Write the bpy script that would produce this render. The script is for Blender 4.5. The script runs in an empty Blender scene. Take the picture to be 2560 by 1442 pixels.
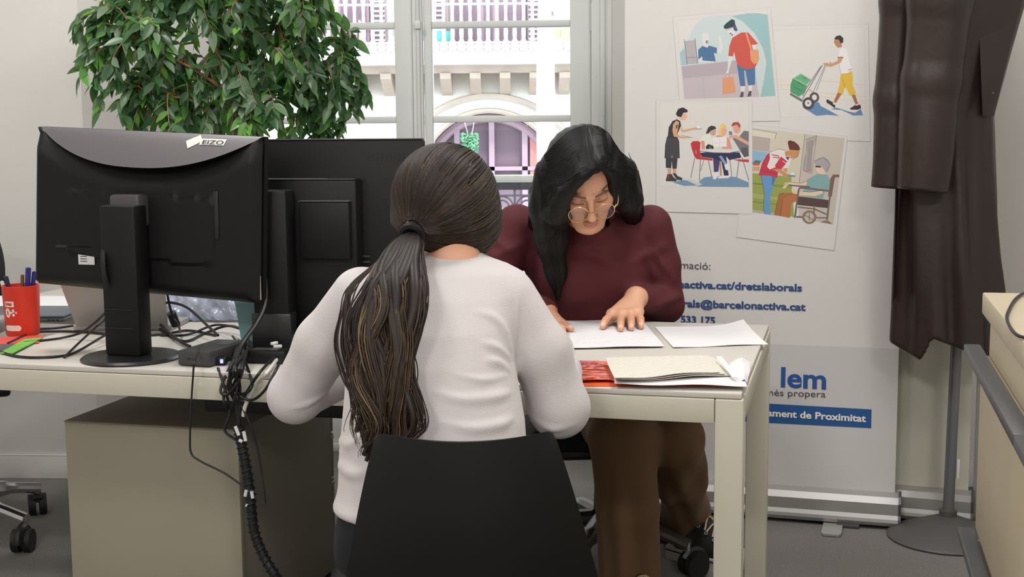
import bpy, bmesh, math, random
import numpy as np
from mathutils import Matrix, Vector

# ------------------------------------------------------------------ camera, world, lights, exposure
scene = bpy.context.scene
COL = scene.collection
F_PX, CAM_H, PITCH, ROLL = 3300.0, 1.27, math.radians(7.1), math.radians(0.5)
cf = Vector((0, math.cos(PITCH), -math.sin(PITCH)))
cu0 = Vector((0, math.sin(PITCH), math.cos(PITCH)))
cr0 = Vector((1, 0, 0))
cR = math.cos(ROLL) * cr0 - math.sin(ROLL) * cu0
cU = math.sin(ROLL) * cr0 + math.cos(ROLL) * cu0
cam_data = bpy.data.cameras.new('camera')
cam = bpy.data.objects.new('camera', cam_data)
COL.objects.link(cam)
cam.matrix_world = Matrix(((cR.x, cU.x, -cf.x, 0), (cR.y, cU.y, -cf.y, 0), (cR.z, cU.z, -cf.z, CAM_H), (0, 0, 0, 1)))
cam_data.sensor_width = 36.0
cam_data.lens = 36.0 * F_PX / 2560.0
cam_data.clip_start = 0.05
scene.camera = cam

scene.view_settings.view_transform = 'Standard'
scene.view_settings.look = 'None'
scene.view_settings.exposure = 0.0
scene.view_settings.gamma = 1.0
scene.view_settings.use_curve_mapping = False

world = bpy.data.worlds.new('sky')
scene.world = world
world.use_nodes = True
wn = world.node_tree.nodes
wn['Background'].inputs[0].default_value = (0.72, 0.86, 1.0, 1)
wn['Background'].inputs[1].default_value = 6.5

sun_d = bpy.data.lights.new('sun', 'SUN')
sun_d.energy = 3.2
sun_d.angle = math.radians(3)
sun_d.color = (1.0, 0.96, 0.9)
sun = bpy.data.objects.new('sun', sun_d)
COL.objects.link(sun)
sun.rotation_euler = (math.radians(48), 0, math.radians(14))   # shines away from the camera, on to the house opposite

PANEL_COL = (1.0, 0.985, 0.96)

# ------------------------------------------------------------------ helpers
def ray(x, y):
    return cf + cR * ((x - 1280) / F_PX) + cU * ((721 - y) / F_PX)
def W(x, y, Y):                       # the point seen at pixel x, y that lies Y metres into the room
    d = ray(x, y); t = Y / d.y
    return Vector((d.x * t, Y, CAM_H + d.z * t))
def Z(x, y, z):                       # the point seen at pixel x, y at height z
    d = ray(x, y); t = (z - CAM_H) / d.z
    return Vector((d.x * t, d.y * t, z))
def PL(x, y, o, yaw):                 # pixel on to the upright plane through o turned by yaw: (along, height)
    d = ray(x, y); n = Vector((-math.sin(yaw), math.cos(yaw), 0)); u = Vector((math.cos(yaw), math.sin(yaw), 0))
    c = Vector((0, 0, CAM_H)); t = (Vector((o[0], o[1], 0)) - c).dot(n) / d.dot(n)
    p = c + d * t
    return (p - Vector((o[0], o[1], 0))).dot(u), p.z

def lin(c):
    return tuple((v / 255 / 12.92) if v / 255 <= 0.04045 else ((v / 255 + 0.055) / 1.055) ** 2.4 for v in c)

MATS = {}
def mat(name, rgb, rough=0.5, metal=0.0, bump=0.0, bscale=200.0, var=0.0, vscale=6.0, spec=0.5, coat=0.0, attr=None, trans=0.0, sheen=0.0):
    if name in MATS: return MATS[name]
    m = bpy.data.materials.new(name); m.use_nodes = True
    nt = m.node_tree; b = nt.nodes['Principled BSDF']
    c = lin(rgb)
    b.inputs['Base Color'].default_value = (*c, 1)
    b.inputs['Roughness'].default_value = rough
    b.inputs['Metallic'].default_value = metal
    b.inputs['Specular IOR Level'].default_value = spec
    b.inputs['Coat Weight'].default_value = coat
    b.inputs['Transmission Weight'].default_value = trans
    b.inputs['Sheen Weight'].default_value = sheen
    tc = nt.nodes.new('ShaderNodeTexCoord')
    src = None
    if attr:
        a = nt.nodes.new('ShaderNodeAttribute'); a.attribute_name = attr
        src = a.outputs['Color']; nt.links.new(src, b.inputs['Base Color'])
    if var > 0:
        nz = nt.nodes.new('ShaderNodeTexNoise'); nz.inputs['Scale'].default_value = vscale; nz.inputs['Detail'].default_value = 4
        nt.links.new(tc.outputs['Object'], nz.inputs['Vector'])
        mp = nt.nodes.new('ShaderNodeMapRange'); mp.inputs[1].default_value = 0.3; mp.inputs[2].default_value = 0.7
        mp.inputs[3].default_value = 1 - var; mp.inputs[4].default_value = 1 + var
        nt.links.new(nz.outputs['Fac'], mp.inputs[0])
        mx = nt.nodes.new('ShaderNodeMix'); mx.data_type = 'RGBA'; mx.blend_type = 'MULTIPLY'; mx.inputs[0].default_value = 1
        if src: nt.links.new(src, mx.inputs[6])
        else: mx.inputs[6].default_value = (*c, 1)
        nt.links.new(mp.outputs[0], mx.inputs[7]); nt.links.new(mx.outputs[2], b.inputs['Base Color'])
    if bump > 0:
        nb = nt.nodes.new('ShaderNodeTexNoise'); nb.inputs['Scale'].default_value = bscale; nb.inputs['Detail'].default_value = 3
        nt.links.new(tc.outputs['Object'], nb.inputs['Vector'])
        bp = nt.nodes.new('ShaderNodeBump'); bp.inputs['Strength'].default_value = bump; bp.inputs['Distance'].default_value = 0.004
        nt.links.new(nb.outputs['Fac'], bp.inputs['Height']); nt.links.new(bp.outputs['Normal'], b.inputs['Normal'])
    MATS[name] = m
    return m

def rotz(a): return Matrix.Rotation(a, 4, 'Z')

class MB:
    """collects geometry; build() links it as one mesh object"""
    def __init__(s): s.v = []; s.f = []; s.m = []; s.sm = []
    def add(s, verts, faces, mi=0, smooth=False, M=None):
        o = len(s.v)
        s.v.extend([tuple(M @ Vector(p)) if M else tuple(p) for p in verts])
        for f in faces: s.f.append([i + o for i in f]); s.m.append(mi); s.sm.append(smooth)
        return s
    def box(s, c, d, bev=0.0, M=None, mi=0, seg=2):
        bm = bmesh.new(); bmesh.ops.create_cube(bm, size=1)
        for v in bm.verts: v.co = Vector((c[0] + v.co.x * d[0], c[1] + v.co.y * d[1], c[2] + v.co.z * d[2]))
        if bev > 0: bmesh.ops.bevel(bm, geom=bm.edges[:], offset=min(bev, min(d) * 0.49), segments=seg, profile=0.5, affect='EDGES')
        bm.verts.index_update()
        s.add([v.co[:] for v in bm.verts], [[v.index for v in f.verts] for f in bm.faces], mi, bev > 0, M); bm.free(); return s
    def bx(s, x0, x1, y0, y1, z0, z1, bev=0.0, M=None, mi=0):
        return s.box(((x0 + x1) / 2, (y0 + y1) / 2, (z0 + z1) / 2), (abs(x1 - x0), abs(y1 - y0), abs(z1 - z0)), bev, M, mi)
    def tube(s, pts, r, n=8, mi=0, caps=True, M=None, flat=None):
        P = [Vector(p) for p in pts]; k = len(P)
        R = r if isinstance(r, (list, tuple, np.ndarray)) else [r] * k
        t = (P[1] - P[0]).normalized()
        a = t.orthogonal().normalized() if flat is None else (Vector(flat) - t * t.dot(Vector(flat))).normalized()
        vs = []; fs = []
        for i in range(k):
            tn = (P[min(i + 1, k - 1)] - P[max(i - 1, 0)])
            if tn.length < 1e-9: tn = t.copy()
            tn.normalize(); q = t.rotation_difference(tn); a = (q @ a).normalized(); t = tn; b = t.cross(a)
            for j in range(n):
                g = 2 * math.pi * j / n
                vs.append(P[i] + (a * math.cos(g) + b * math.sin(g) * (0.45 if flat is not None else 1)) * R[i])
        for i in range(k - 1):
            for j in range(n):
                fs.append([i * n + j, i * n + (j + 1) % n, (i + 1) * n + (j + 1) % n, (i + 1) * n + j])
        if caps: fs.append(list(range(n))[::-1]); fs.append([(k - 1) * n + j for j in range(n)])
        return s.add(vs, fs, mi, True, M)
    def ring(s, c, ax, r, rt, n=24, m=8, mi=0, ry=None, M=None):
        ax = Vector(ax).normalized(); a = ax.orthogonal().normalized(); b = ax.cross(a); c = Vector(c); vs = []; fs = []
        for i in range(n):
            g = 2 * math.pi * i / n; d = a * math.cos(g) + b * math.sin(g)
            for j in range(m):
                h = 2 * math.pi * j / m; vs.append(c + d * (r + rt * math.cos(h)) + ax * rt * math.sin(h))
        for i in range(n):
            for j in range(m):
                fs.append([i * m + j, ((i + 1) % n) * m + j, ((i + 1) % n) * m + (j + 1) % m, i * m + (j + 1) % m])
        return s.add(vs, fs, mi, True, M)
    def lathe(s, prof, n=32, c=(0, 0, 0), M=None, mi=0, caps=True):
        vs = []; fs = []; k = len(prof)
        for (r, z) in prof:
            for j in range(n):
                g = 2 * math.pi * j / n; vs.append((c[0] + r * math.cos(g), c[1] + r * math.sin(g), c[2] + z))
        for i in range(k - 1):
            for j in range(n): fs.append([i * n + j, i * n + (j + 1) % n, (i + 1) * n + (j + 1) % n, (i + 1) * n + j])
        if caps: fs.append(list(range(n))[::-1]); fs.append([(k - 1) * n + j for j in range(n)])
        return s.add(vs, fs, mi, True, M)
    def prism(s, poly, h0, h1, M=None, mi=0):          # polygon in x,y pushed from h0 to h1 in z
        k = len(poly); vs = [(x, y, h0) for x, y in poly] + [(x, y, h1) for x, y in poly]
        fs = [list(range(k))[::-1], list(range(k, 2 * k))] + [[i, (i + 1) % k, k + (i + 1) % k, k + i] for i in range(k)]
        return s.add(vs, fs, mi, False, M)
    def grid(s, fn, nu, nv, M=None, mi=0, flip=False):
        vs = [fn(i / nu, j / nv) for j in range(nv + 1) for i in range(nu + 1)]; fs = []
        for j in range(nv):
            for i in range(nu):
                q = [j * (nu + 1) + i, j * (nu + 1) + i + 1, (j + 1) * (nu + 1) + i + 1, (j + 1) * (nu + 1) + i]
                fs.append(q[::-1] if flip else q)
        return s.add(vs, fs, mi, True, M)
    def sheet(s, fn, nu, nv, th, M=None, mi=0):        # grid with thickness th (pushed along -normal)
        vs = [Vector(fn(i / nu, j / nv)) for j in range(nv + 1) for i in range(nu + 1)]
        w = nu + 1; nr = []
        for j in range(nv + 1):
            for i in range(w):
                a = vs[j * w + min(i + 1, nu)] - vs[j * w + max(i - 1, 0)]; b = vs[min(j + 1, nv) * w + i] - vs[max(j - 1, 0) * w + i]
                n = a.cross(b); nr.append(n.normalized() if n.length > 1e-12 else Vector((0, 0, 1)))
        k = len(vs); al = vs + [v - n * th for v, n in zip(vs, nr)]; fs = []
        for j in range(nv):
            for i in range(nu):
                q = [j * w + i, j * w + i + 1, (j + 1) * w + i + 1, (j + 1) * w + i]; fs.append(q); fs.append([x + k for x in q[::-1]])
        bd = [(i, i + 1) for i in range(nu)] + [(j * w + nu, (j + 1) * w + nu) for j in range(nv)] + [(nv * w + i + 1, nv * w + i) for i in range(nu)] + [((j + 1) * w, j * w) for j in range(nv)]
        for a, b in bd: fs.append([b, a, a + k, b + k])
        return s.add(al, fs, mi, True, M)
    def mesh(s, name, mats, M=None):
        me = bpy.data.meshes.new(name)
        v = [tuple(M @ Vector(p)) for p in s.v] if M else s.v
        me.from_pydata(v, [], s.f)
        for m in (mats if isinstance(mats, (list, tuple)) else [mats]): me.materials.append(m)
        me.polygons.foreach_set('material_index', s.m); me.polygons.foreach_set('use_smooth', s.sm)
        me.update(); return me
    def build(s, name, mats, parent=None, world=False, sharp=True):
        me = s.mesh(name, mats, wm(parent).inverted() if (world and parent) else None)
        if sharp and any(s.sm): smooth_by_angle(me)
        return link(name, me, parent)

def smooth_by_angle(me, ang=0.6):
    bm = bmesh.new(); bm.from_mesh(me)
    for e in bm.edges:
        if len(e.link_faces) == 2 and e.calc_face_angle(0) > ang: e.smooth = False
    bm.to_mesh(me); bm.free()
def wm(o):
    m = o.matrix_basis.copy()
    while o.parent: o = o.parent; m = o.matrix_basis @ m
    return m
def link(name, me, parent=None):
    o = bpy.data.objects.new(name, me); COL.objects.link(o)
    if parent: o.parent = parent
    return o
def tag(o, label=None, cat=None, group=None, kind=None):
    if label: o['label'] = label
    if cat: o['category'] = cat
    if group: o['group'] = group
    if kind: o['kind'] = kind
    return o
def thing(name, label, cat, loc=(0, 0, 0), rz=0.0, group=None):
    o = bpy.data.objects.new(name, None); COL.objects.link(o); o.empty_display_size = 0.05
    o.location = loc; o.rotation_euler = (0, 0, rz)
    return tag(o, label, cat, group)
def copy_tree(o, parent=None):
    c = o.copy(); COL.objects.link(c); c.parent = parent
    for ch in list(o.children): copy_tree(ch, c)
    return c
def cr(pts, n=8):                      # Catmull-Rom through the points
    P = [Vector(p) for p in pts]; P = [P[0] * 2 - P[1]] + P + [P[-1] * 2 - P[-2]]; out = []
    for i in range(1, len(P) - 2):
        for k in range(n):
            t = k / n; a, b, c, d = P[i - 1:i + 3]
            out.append(0.5 * ((2 * b) + (c - a) * t + (2 * a - 5 * b + 4 * c - d) * t * t + (3 * b - a - 3 * c + d) * t ** 3))
    out.append(P[-2]); return out
def text(name, body, size, m, parent, M, bold=0.0, ext=0.0002, xscale=1.0, align='LEFT', fit=None):
    cu = bpy.data.curves.new(name, 'FONT'); cu.body = body; cu.size = size; cu.offset = bold; cu.extrude = ext; cu.align_x = align; cu.resolution_u = 3
    o = bpy.data.objects.new(name, cu); COL.objects.link(o)
    me = bpy.data.meshes.new_from_object(o.evaluated_get(bpy.context.evaluated_depsgraph_get())); bpy.data.objects.remove(o)
    xs = [v.co.x for v in me.vertices]
    if fit and xs:                     # stretch so that the line runs from fit[0] to fit[1]
        a, b = min(xs), max(xs); k = (fit[1] - fit[0]) / (b - a)
        for v in me.vertices: v.co.x = fit[0] + (v.co.x - a) * k
    else:
        for v in me.vertices: v.co.x *= xscale
    me.transform(M); me.materials.clear(); me.materials.append(m); me.name = name
    return link(name, me, parent)

# ---- signed distance helpers: bodies, hair and the coat are meshed from smooth fields
def smin(a, b, k):
    h = np.clip(0.5 + 0.5 * (b - a) / k, 0, 1); return b + (a - b) * h - k * h * (1 - h)
def smax(a, b, k): return -smin(-a, -b, k)
def cone(P, a, b, ra, rb):
    a = np.array(a, np.float32); b = np.array(b, np.float32); ba = b - a; pa = P - a
    t = np.clip((pa @ ba) / max(float(ba @ ba), 1e-9), 0, 1)
    return np.linalg.norm(pa - t[..., None] * ba, axis=-1) - (ra + (rb - ra) * t)
def chain(P, pts, rs, k=0.0):
    d = None
    for i in range(len(pts) - 1):
        e = cone(P, pts[i], pts[i + 1], rs[i], rs[i + 1]); d = e if d is None else (np.minimum(d, e) if k == 0 else smin(d, e, k))
    return d
def ell(P, c, r, Rm=None):
    q = P - np.array(c, np.float32)
    if Rm is not None: q = q @ np.array(Rm, np.float32)     # columns of Rm are the local axes
    r = np.array(r, np.float32); k0 = np.linalg.norm(q / r, axis=-1); k1 = np.linalg.norm(q / (r * r), axis=-1)
    return k0 * (k0 - 1) / np.maximum(k1, 1e-6)
def column(P, rows, cap=0.02):        # rows: (z, cx, cy, rx, ry)
    rows = sorted(rows); zs = [r[0] for r in rows]; z = P[..., 2]
    g = lambda i: np.interp(z, zs, [r[i] for r in rows])
    cx, cy, rx, ry = g(1), g(2), g(3), g(4)
    k = np.sqrt(((P[..., 0] - cx) / rx) ** 2 + ((P[..., 1] - cy) / ry) ** 2 + 1e-9)
    k1 = np.sqrt(((P[..., 0] - cx) / rx ** 2) ** 2 + ((P[..., 1] - cy) / ry ** 2) ** 2 + 1e-9)
    d = k * (k - 1) / k1
    return smax(smax(d, z - zs[-1], cap), zs[0] - z, cap)
def nets(fn, lo, hi, h):              # surface nets
    lo = np.array(lo, np.float32); n = [int(math.ceil((hi[i] - lo[i]) / h)) + 1 for i in range(3)]
    ax = [lo[i] + h * np.arange(n[i], dtype=np.float32) for i in range(3)]
    D = np.empty(n, np.float32); st = max(1, int(400000 / (n[1] * n[2])))
    for i in range(0, n[0], st):
        G = np.stack(np.meshgrid(ax[0][i:i + st], ax[1], ax[2], indexing='ij'), -1); D[i:i + st] = fn(G)
    S = D < 0
    cs = [S[a:n[0] - 1 + a, b:n[1] - 1 + b, c:n[2] - 1 + c] for a in (0, 1) for b in (0, 1) for c in (0, 1)]
    tot = sum(c.astype(np.int8) for c in cs); M = (tot > 0) & (tot < 8)
    I = np.argwhere(M); idx = -np.ones(M.shape, np.int64); idx[M] = np.arange(len(I))
    acc = np.zeros((len(I), 3), np.float32); cnt = np.zeros(len(I), np.float32)
    for d in range(3):
        o1, o2 = [(1, 2), (0, 2), (0, 1)][d]
        for p in (0, 1):
            for q in (0, 1):
                A = np.zeros(3, int); A[o1] = p; A[o2] = q; B = A.copy(); B[d] = 1
                a = I + A; b = I + B; da = D[a[:, 0], a[:, 1], a[:, 2]]; db = D[b[:, 0], b[:, 1], b[:, 2]]
                c = (da < 0) != (db < 0); t = np.where(c, da / np.where(np.abs(da - db) < 1e-12, 1, da - db), 0)
                pt = A.astype(np.float32)[None] + np.zeros((len(I), 3), np.float32); pt[:, d] += t
                acc[c] += pt[c]; cnt += c
    V = lo + h * (I + acc / np.maximum(cnt, 1)[:, None]); Fs = []
    for d in range(3):
        o1, o2 = [(1, 2), (2, 0), (0, 1)][d]
        s0 = [slice(0, n[i] - 1) if i == d else slice(1, n[i] - 1) for i in range(3)]; s1 = list(s0); s1[d] = slice(1, n[d])
        a = S[tuple(s0)]; b = S[tuple(s1)]
        for sgn in (0, 1):
            E = np.argwhere((a & ~b) if sgn == 0 else (b & ~a))
            if not len(E): continue
            base = E.copy(); base[:, o1] += 1; base[:, o2] += 1
            qs = []
            for (p, q) in ((-1, -1), (0, -1), (0, 0), (-1, 0)):
                c = base.copy(); c[:, o1] += p; c[:, o2] += q; qs.append(idx[c[:, 0], c[:, 1], c[:, 2]])
            Q = np.stack(qs, 1); Q = Q if sgn == 0 else Q[:, ::-1]; Fs.append(Q[(Q >= 0).all(1)])
    return V, np.concatenate(Fs) if Fs else np.zeros((0, 4), int)
def sdf_obj(name, pieces, m, parent, colors=None):   # pieces: list of (V, F); one mesh
    V = np.concatenate([p[0] for p in pieces]); off = 0; Fs = []
    for p in pieces: Fs.append(p[1] + off); off += len(p[0])
    Fq = np.concatenate(Fs)
    me = bpy.data.meshes.new(name)
    Mi = np.array(wm(parent).inverted()) if parent else np.eye(4)
    Vl = V @ Mi[:3, :3].T + Mi[:3, 3]
    me.from_pydata(Vl.tolist(), [], Fq.tolist()); me.materials.append(m)
    me.polygons.foreach_set('use_smooth', np.ones(len(Fq), bool)); me.update()
    if colors is not None:
        ca = me.color_attributes.new('Col', 'FLOAT_COLOR', 'POINT'); c4 = np.ones((len(V), 4), np.float32); c4[:, :3] = colors; ca.data.foreach_set('color', c4.ravel())
    return link(name, me, parent)
def grad(fn, P, e=0.002):
    P = np.asarray(P, np.float32); return np.stack([fn(P + np.eye(3, dtype=np.float32)[i] * e) - fn(P - np.eye(3, dtype=np.float32)[i] * e) for i in range(3)], -1) / (2 * e)
def snap(fn, P, off=0.0, it=5):       # pull points on to the surface of a field
    P = np.array(P, np.float32)
    for _ in range(it):
        g = grad(fn, P); g /= np.maximum(np.linalg.norm(g, axis=-1, keepdims=True), 1e-6); P = P - g * (fn(P) - off)[:, None]
    return P
def trace(fn, px, py, y0=1.2, y1=6.0):  # first hit of the sight line with a field
    d = np.array(ray(px, py)); o = np.array((0, 0, CAM_H)); t = y0 / d[1]
    for _ in range(90):
        v = float(fn((o + d * t).astype(np.float32)[None])[0]); t += max(v, 0.0004) * 0.8
        if v < 0.0006: return o + d * t
        if d[1] * t > y1: return None
    return o + d * t
rnd = random.Random(7)
# ------------------------------------------------------------------ materials of the place
M_wall = mat('wall_paint', (212, 209, 205), 0.85, bump=0.12, bscale=60)
M_ceil = mat('ceiling_paint', (225, 222, 216), 0.9)
M_white = mat('window_paint', (212, 214, 212), 0.5, bump=0.08, bscale=40)
M_floor = mat('carpet', (124, 120, 116), 0.95, bump=0.9, bscale=500, var=0.16, vscale=160)
M_desk = mat('desk_white', (198, 193, 185), 0.42, bump=0.03, bscale=300)
M_frame = mat('desk_frame', (200, 195, 178), 0.5)
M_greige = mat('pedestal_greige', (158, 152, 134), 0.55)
M_greige_shade = mat('pedestal_shade', (132, 126, 113), 0.55)  # darker greige for side and top: their shade is put into the colour
M_black = mat('black_plastic', (10, 10, 11), 0.5, spec=0.35)
M_black2 = mat('black_satin', (30, 29, 31), 0.33)
M_grey_pl = mat('grey_plastic', (74, 70, 73), 0.35)
M_rubber = mat('black_rubber', (17, 17, 18), 0.6)
M_cable = mat('cable_black', (16, 16, 18), 0.5)
M_chrome = mat('chrome', (205, 205, 208), 0.16, 1.0)
M_alu = mat('brushed_aluminium', (172, 170, 167), 0.45, 0.45)
M_silver = mat('laptop_silver', (168, 164, 161), 0.38, 0.3)
M_paper = mat('paper_white', (218, 216, 217), 0.8)
M_cream = mat('paper_cream', (205, 200, 188), 0.85)

def glass_mat():
    m = bpy.data.materials.new('window_glass'); m.use_nodes = True; nt = m.node_tree; nt.nodes.clear()
    o = nt.nodes.new('ShaderNodeOutputMaterial'); mx = nt.nodes.new('ShaderNodeMixShader'); t = nt.nodes.new('ShaderNodeBsdfTransparent')
    g = nt.nodes.new('ShaderNodeBsdfGlossy'); g.inputs['Roughness'].default_value = 0.02; fr = nt.nodes.new('ShaderNodeFresnel'); fr.inputs[0].default_value = 1.45
    t.inputs[0].default_value = (0.97, 0.98, 0.98, 1)
    nt.links.new(fr.outputs[0], mx.inputs[0]); nt.links.new(t.outputs[0], mx.inputs[1]); nt.links.new(g.outputs[0], mx.inputs[2]); nt.links.new(mx.outputs[0], o.inputs[0])
    return m
M_glass = glass_mat()

# ------------------------------------------------------------------ room shell
WYAW = math.radians(-3.7)
WO = Vector((-1.6, 4.70, 0)); WN = Vector((-math.sin(WYAW), math.cos(WYAW), 0))
MW = Matrix.Translation(WO) @ rotz(WYAW)
WD = 0.42                                              # depth of the window niche
WO2 = WO + WN * WD
def wu(px, py): return PL(px, py, WO2, WYAW)
niche_l = PL(200, 160, WO, WYAW)[0]
cas_l = wu(545, 160)[0]; cas_r = wu(1530, 160)[0]
niche_r = cas_r + (cas_l - niche_l)
UL, UR, TOP, CEIL = -0.95, 3.75, 2.72, 3.15
tag(MB().bx(-3.2, 2.6, -4.2, 6.2, -0.1, 0.0).build('floor', M_floor), kind='structure')
w = MB()
w.prism([(UL, 0), (niche_l, 0), (cas_l, WD), (cas_l, 0.62), (UL, 0.62)], 0, CEIL, MW)
w.prism([(niche_r, 0), (UR, 0), (UR, 0.62), (cas_r, 0.62), (cas_r, WD)], 0, CEIL, MW)
w.bx(niche_l, niche_r, 0, 0.62, TOP, CEIL, 0, MW)
tag(w.build('wall_back', M_wall), kind='structure')
tag(MB().bx(UL - 0.1, UL, -9.2, 0.62, 0, CEIL, 0, MW).build('wall_left', M_wall), kind='structure')
tag(MB().bx(2.12, 2.22, -4.2, 5.0, 0, CEIL).build('wall_right', M_wall), kind='structure')
tag(MB().bx(-3.2, 2.3, -4.3, -4.2, 0, CEIL).build('wall_front', M_wall), kind='structure')
tag(MB().bx(-3.3, 2.4, -4.3, 5.5, CEIL, CEIL + 0.15).build('ceiling', M_ceil), kind='structure')
b = MB(); b.bx(UL, niche_l, -0.012, 0, 0, 0.085, 0.003, MW); b.box(((UL + niche_l) / 2, -0.006, 0.087), (niche_l - UL, 0.01, 0.004), 0, MW)
tag(b.build('baseboard_back', M_wall), kind='structure')
tag(MB().bx(niche_r, UR, -0.012, 0, 0, 0.085, 0.003, MW).build('baseboard_right', M_wall), kind='structure')

# ceiling panel lamps, above and behind the view
M_diff = bpy.data.materials.new('lamp_diffuser'); M_diff.use_nodes = True
_b = M_diff.node_tree.nodes['Principled BSDF']; _b.inputs['Base Color'].default_value = (0.9, 0.9, 0.88, 1); _b.inputs['Emission Color'].default_value = (*PANEL_COL, 1); _b.inputs['Emission Strength'].default_value = 1.0
lamp_spots = [(-1.35, 3.45, 34, 'above the desk with the monitors'), (0.7, 3.05, 34, 'above the table with the papers'), (-1.3, 1.0, 20, 'over the aisle, window side of the rear pair'), (0.9, 0.8, 20, 'over the aisle beside the cream cabinet'), (-1.3, -1.8, 80, 'far behind the seated visitor, first of the rear row'), (0.9, -1.8, 80, 'far behind the seated visitor, second of the rear row')]
for x, y, watt, where in lamp_spots:
    t = thing('ceiling_lamp', 'square white ceiling lamp panel ' + where, 'ceiling lamp', (x, y, CEIL), 0, 'ceiling lamp panels')
    MB().bx(-0.32, 0.32, -0.32, 0.32, -0.03, 0, 0.004).build('frame', M_white, t)
    MB().bx(-0.3, 0.3, -0.3, 0.3, -0.034, -0.03).build('diffuser', M_diff, t)
    ld = bpy.data.lights.new('panel_light', 'AREA'); ld.shape = 'SQUARE'; ld.size = 0.6; ld.energy = watt; ld.color = PANEL_COL
    lo = bpy.data.objects.new('panel_light', ld); COL.objects.link(lo); lo.parent = t; lo.location = (0, 0, -0.04)

# ------------------------------------------------------------------ french window
win = bpy.data.objects.new('window_1', None); COL.objects.link(win); tag(win, 'tall white french window with small panes', None, None, 'structure')
win.location = WO2; win.rotation_euler = (0, 0, WYAW)
def winbox(name, u0, u1, y0, y1, z0, z1, bev=0.004, par=win, m=M_white):
    return MB().bx(u0, u1, y0, y1, z0, z1, bev).build(name, m, par)
U = lambda px: wu(px, 200)[0]
winbox('frame', U(545), U(597), 0.0, 0.12, 0, TOP); winbox('frame', U(1478), U(1530), 0.0, 0.12, 0, TOP)
winbox('frame', U(597), U(1478), 0.02, 0.12, TOP - 0.06, TOP)
winbox('frame_bead', U(1500), U(1512), -0.012, 0.0, 0, TOP)
zA, zB = wu(1250, 58)[1], wu(1250, 297)[1]; dz = zA - zB
for (a, g0, g1, b_, nm) in ((597, 643, 985, 1030, 'l'), (1058, 1078, 1425, 1478, 'r')):
    leaf = thing('casement', None, None, (0, 0, 0)); leaf.parent = win
    winbox('stile', U(a), U(g0), 0.03, 0.085, 0.03, TOP - 0.06, par=leaf); winbox('stile', U(g1), U(b_), 0.03, 0.085, 0.03, TOP - 0.06, par=leaf)
    winbox('rail', U(g0), U(g1), 0.03, 0.085, 0.03, 0.16, par=leaf); winbox('rail', U(g0), U(g1), 0.03, 0.085, TOP - 0.14, TOP - 0.06, par=leaf)
    zs = [zA + k * dz for k in (1, 0, -1, -2)]
    for z in zs:
        if z < TOP - 0.15: winbox('muntin', U(g0), U(g1), 0.035, 0.08, z - 0.0125, z + 0.0125, par=leaf)
    bounds = [0.16] + sorted(z for z in zs if z < TOP - 0.15) + [TOP - 0.14]
    for z0, z1 in zip(bounds[:-1], bounds[1:]):
        winbox('pane', U(g0) - 0.004, U(g1) + 0.004, 0.055, 0.059, z0, z1, 0, leaf, M_glass)
winbox('meeting_strip', U(1031), U(1056), 0.015, 0.05, 0.03, TOP - 0.06)
MB().tube([(U(1046), 0.008, 0.1), (U(1046), 0.008, TOP - 0.1)], 0.006, 8).build('bolt_rod', M_white, win)
for px, py in ((1046, 62),):
    MB().box((U(px), 0.006, wu(px, py)[1]), (0.022, 0.02, 0.03), 0.003).build('rod_guide', M_white, win)
for z in (zA + 0.02, 0.5): MB().tube([(U(1480), 0.022, z - 0.05), (U(1480), 0.022, z + 0.05)], 0.007, 8).build('hinge', M_white, win)
winbox('threshold', niche_l - 0.1, niche_r + 0.1, -0.0, 0.2, 0, 0.03)

# ------------------------------------------------------------------ balcony rail just outside the window
M_rail = mat('rail_cream', (196, 190, 178), 0.5); M_iron = mat('iron_grey', (120, 112, 118), 0.6)
M_rail_shadow = mat('rail_shadow', (70, 66, 72), 0.6)
rl = thing('balcony_railing', 'cream handrail with grey scrolled ironwork just outside the french window', 'railing', (WO2.x, WO2.y + 0.75, 0), WYAW)
ro = Vector((WO2.x, WO2.y + 0.75, 0)); ru = lambda px, py: PL(px, py, ro, WYAW)
x0, x1 = ru(480, 440)[0], ru(1640, 440)[0]
z1 = ru(1290, 437)[1]; z2 = ru(1290, 456)[1]; z3 = ru(1290, 474)[1]; z4 = ru(1290, 486)[1]
MB().bx(x0, x1, -0.02, 0.02, z2, z1, 0.006).build('handrail', M_rail, rl)
MB().bx(x0, x1, -0.012, 0.012, z3, z2).build('rail_bar', M_rail_shadow, rl)  # dark strip painting the shadow band under the handrail
MB().bx(x0, x1, -0.006, 0.006, z4 - 0.008, z4).build('rail_bar', M_iron, rl)
MB().bx(x0, x1, -0.008, 0.008, 0.06, 0.075).build('rail_bar', M_iron, rl)
k = 0; x = x0
while x < x1:
    MB().tube([(x, 0, 0.0), (x, 0, z3)], 0.006, 6).build('iron_bar', M_iron, rl)
    if x + 0.1 < x1:
        s = MB(); cx = x + 0.055
        for r_ in (0.048, 0.03): s.tube([(cx + r_ * math.cos(a), 0, z4 - 0.055 + r_ * math.sin(a)) for a in np.linspace(0, math.pi * 2, 18)], 0.004, 5)
        s.tube([(cx - 0.045, 0, z4 - 0.1), (cx, 0, z4 - 0.16), (cx + 0.045, 0, z4 - 0.1)], 0.004, 5)
        s.build('scroll', M_iron, rl)
    x += 0.11

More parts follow.
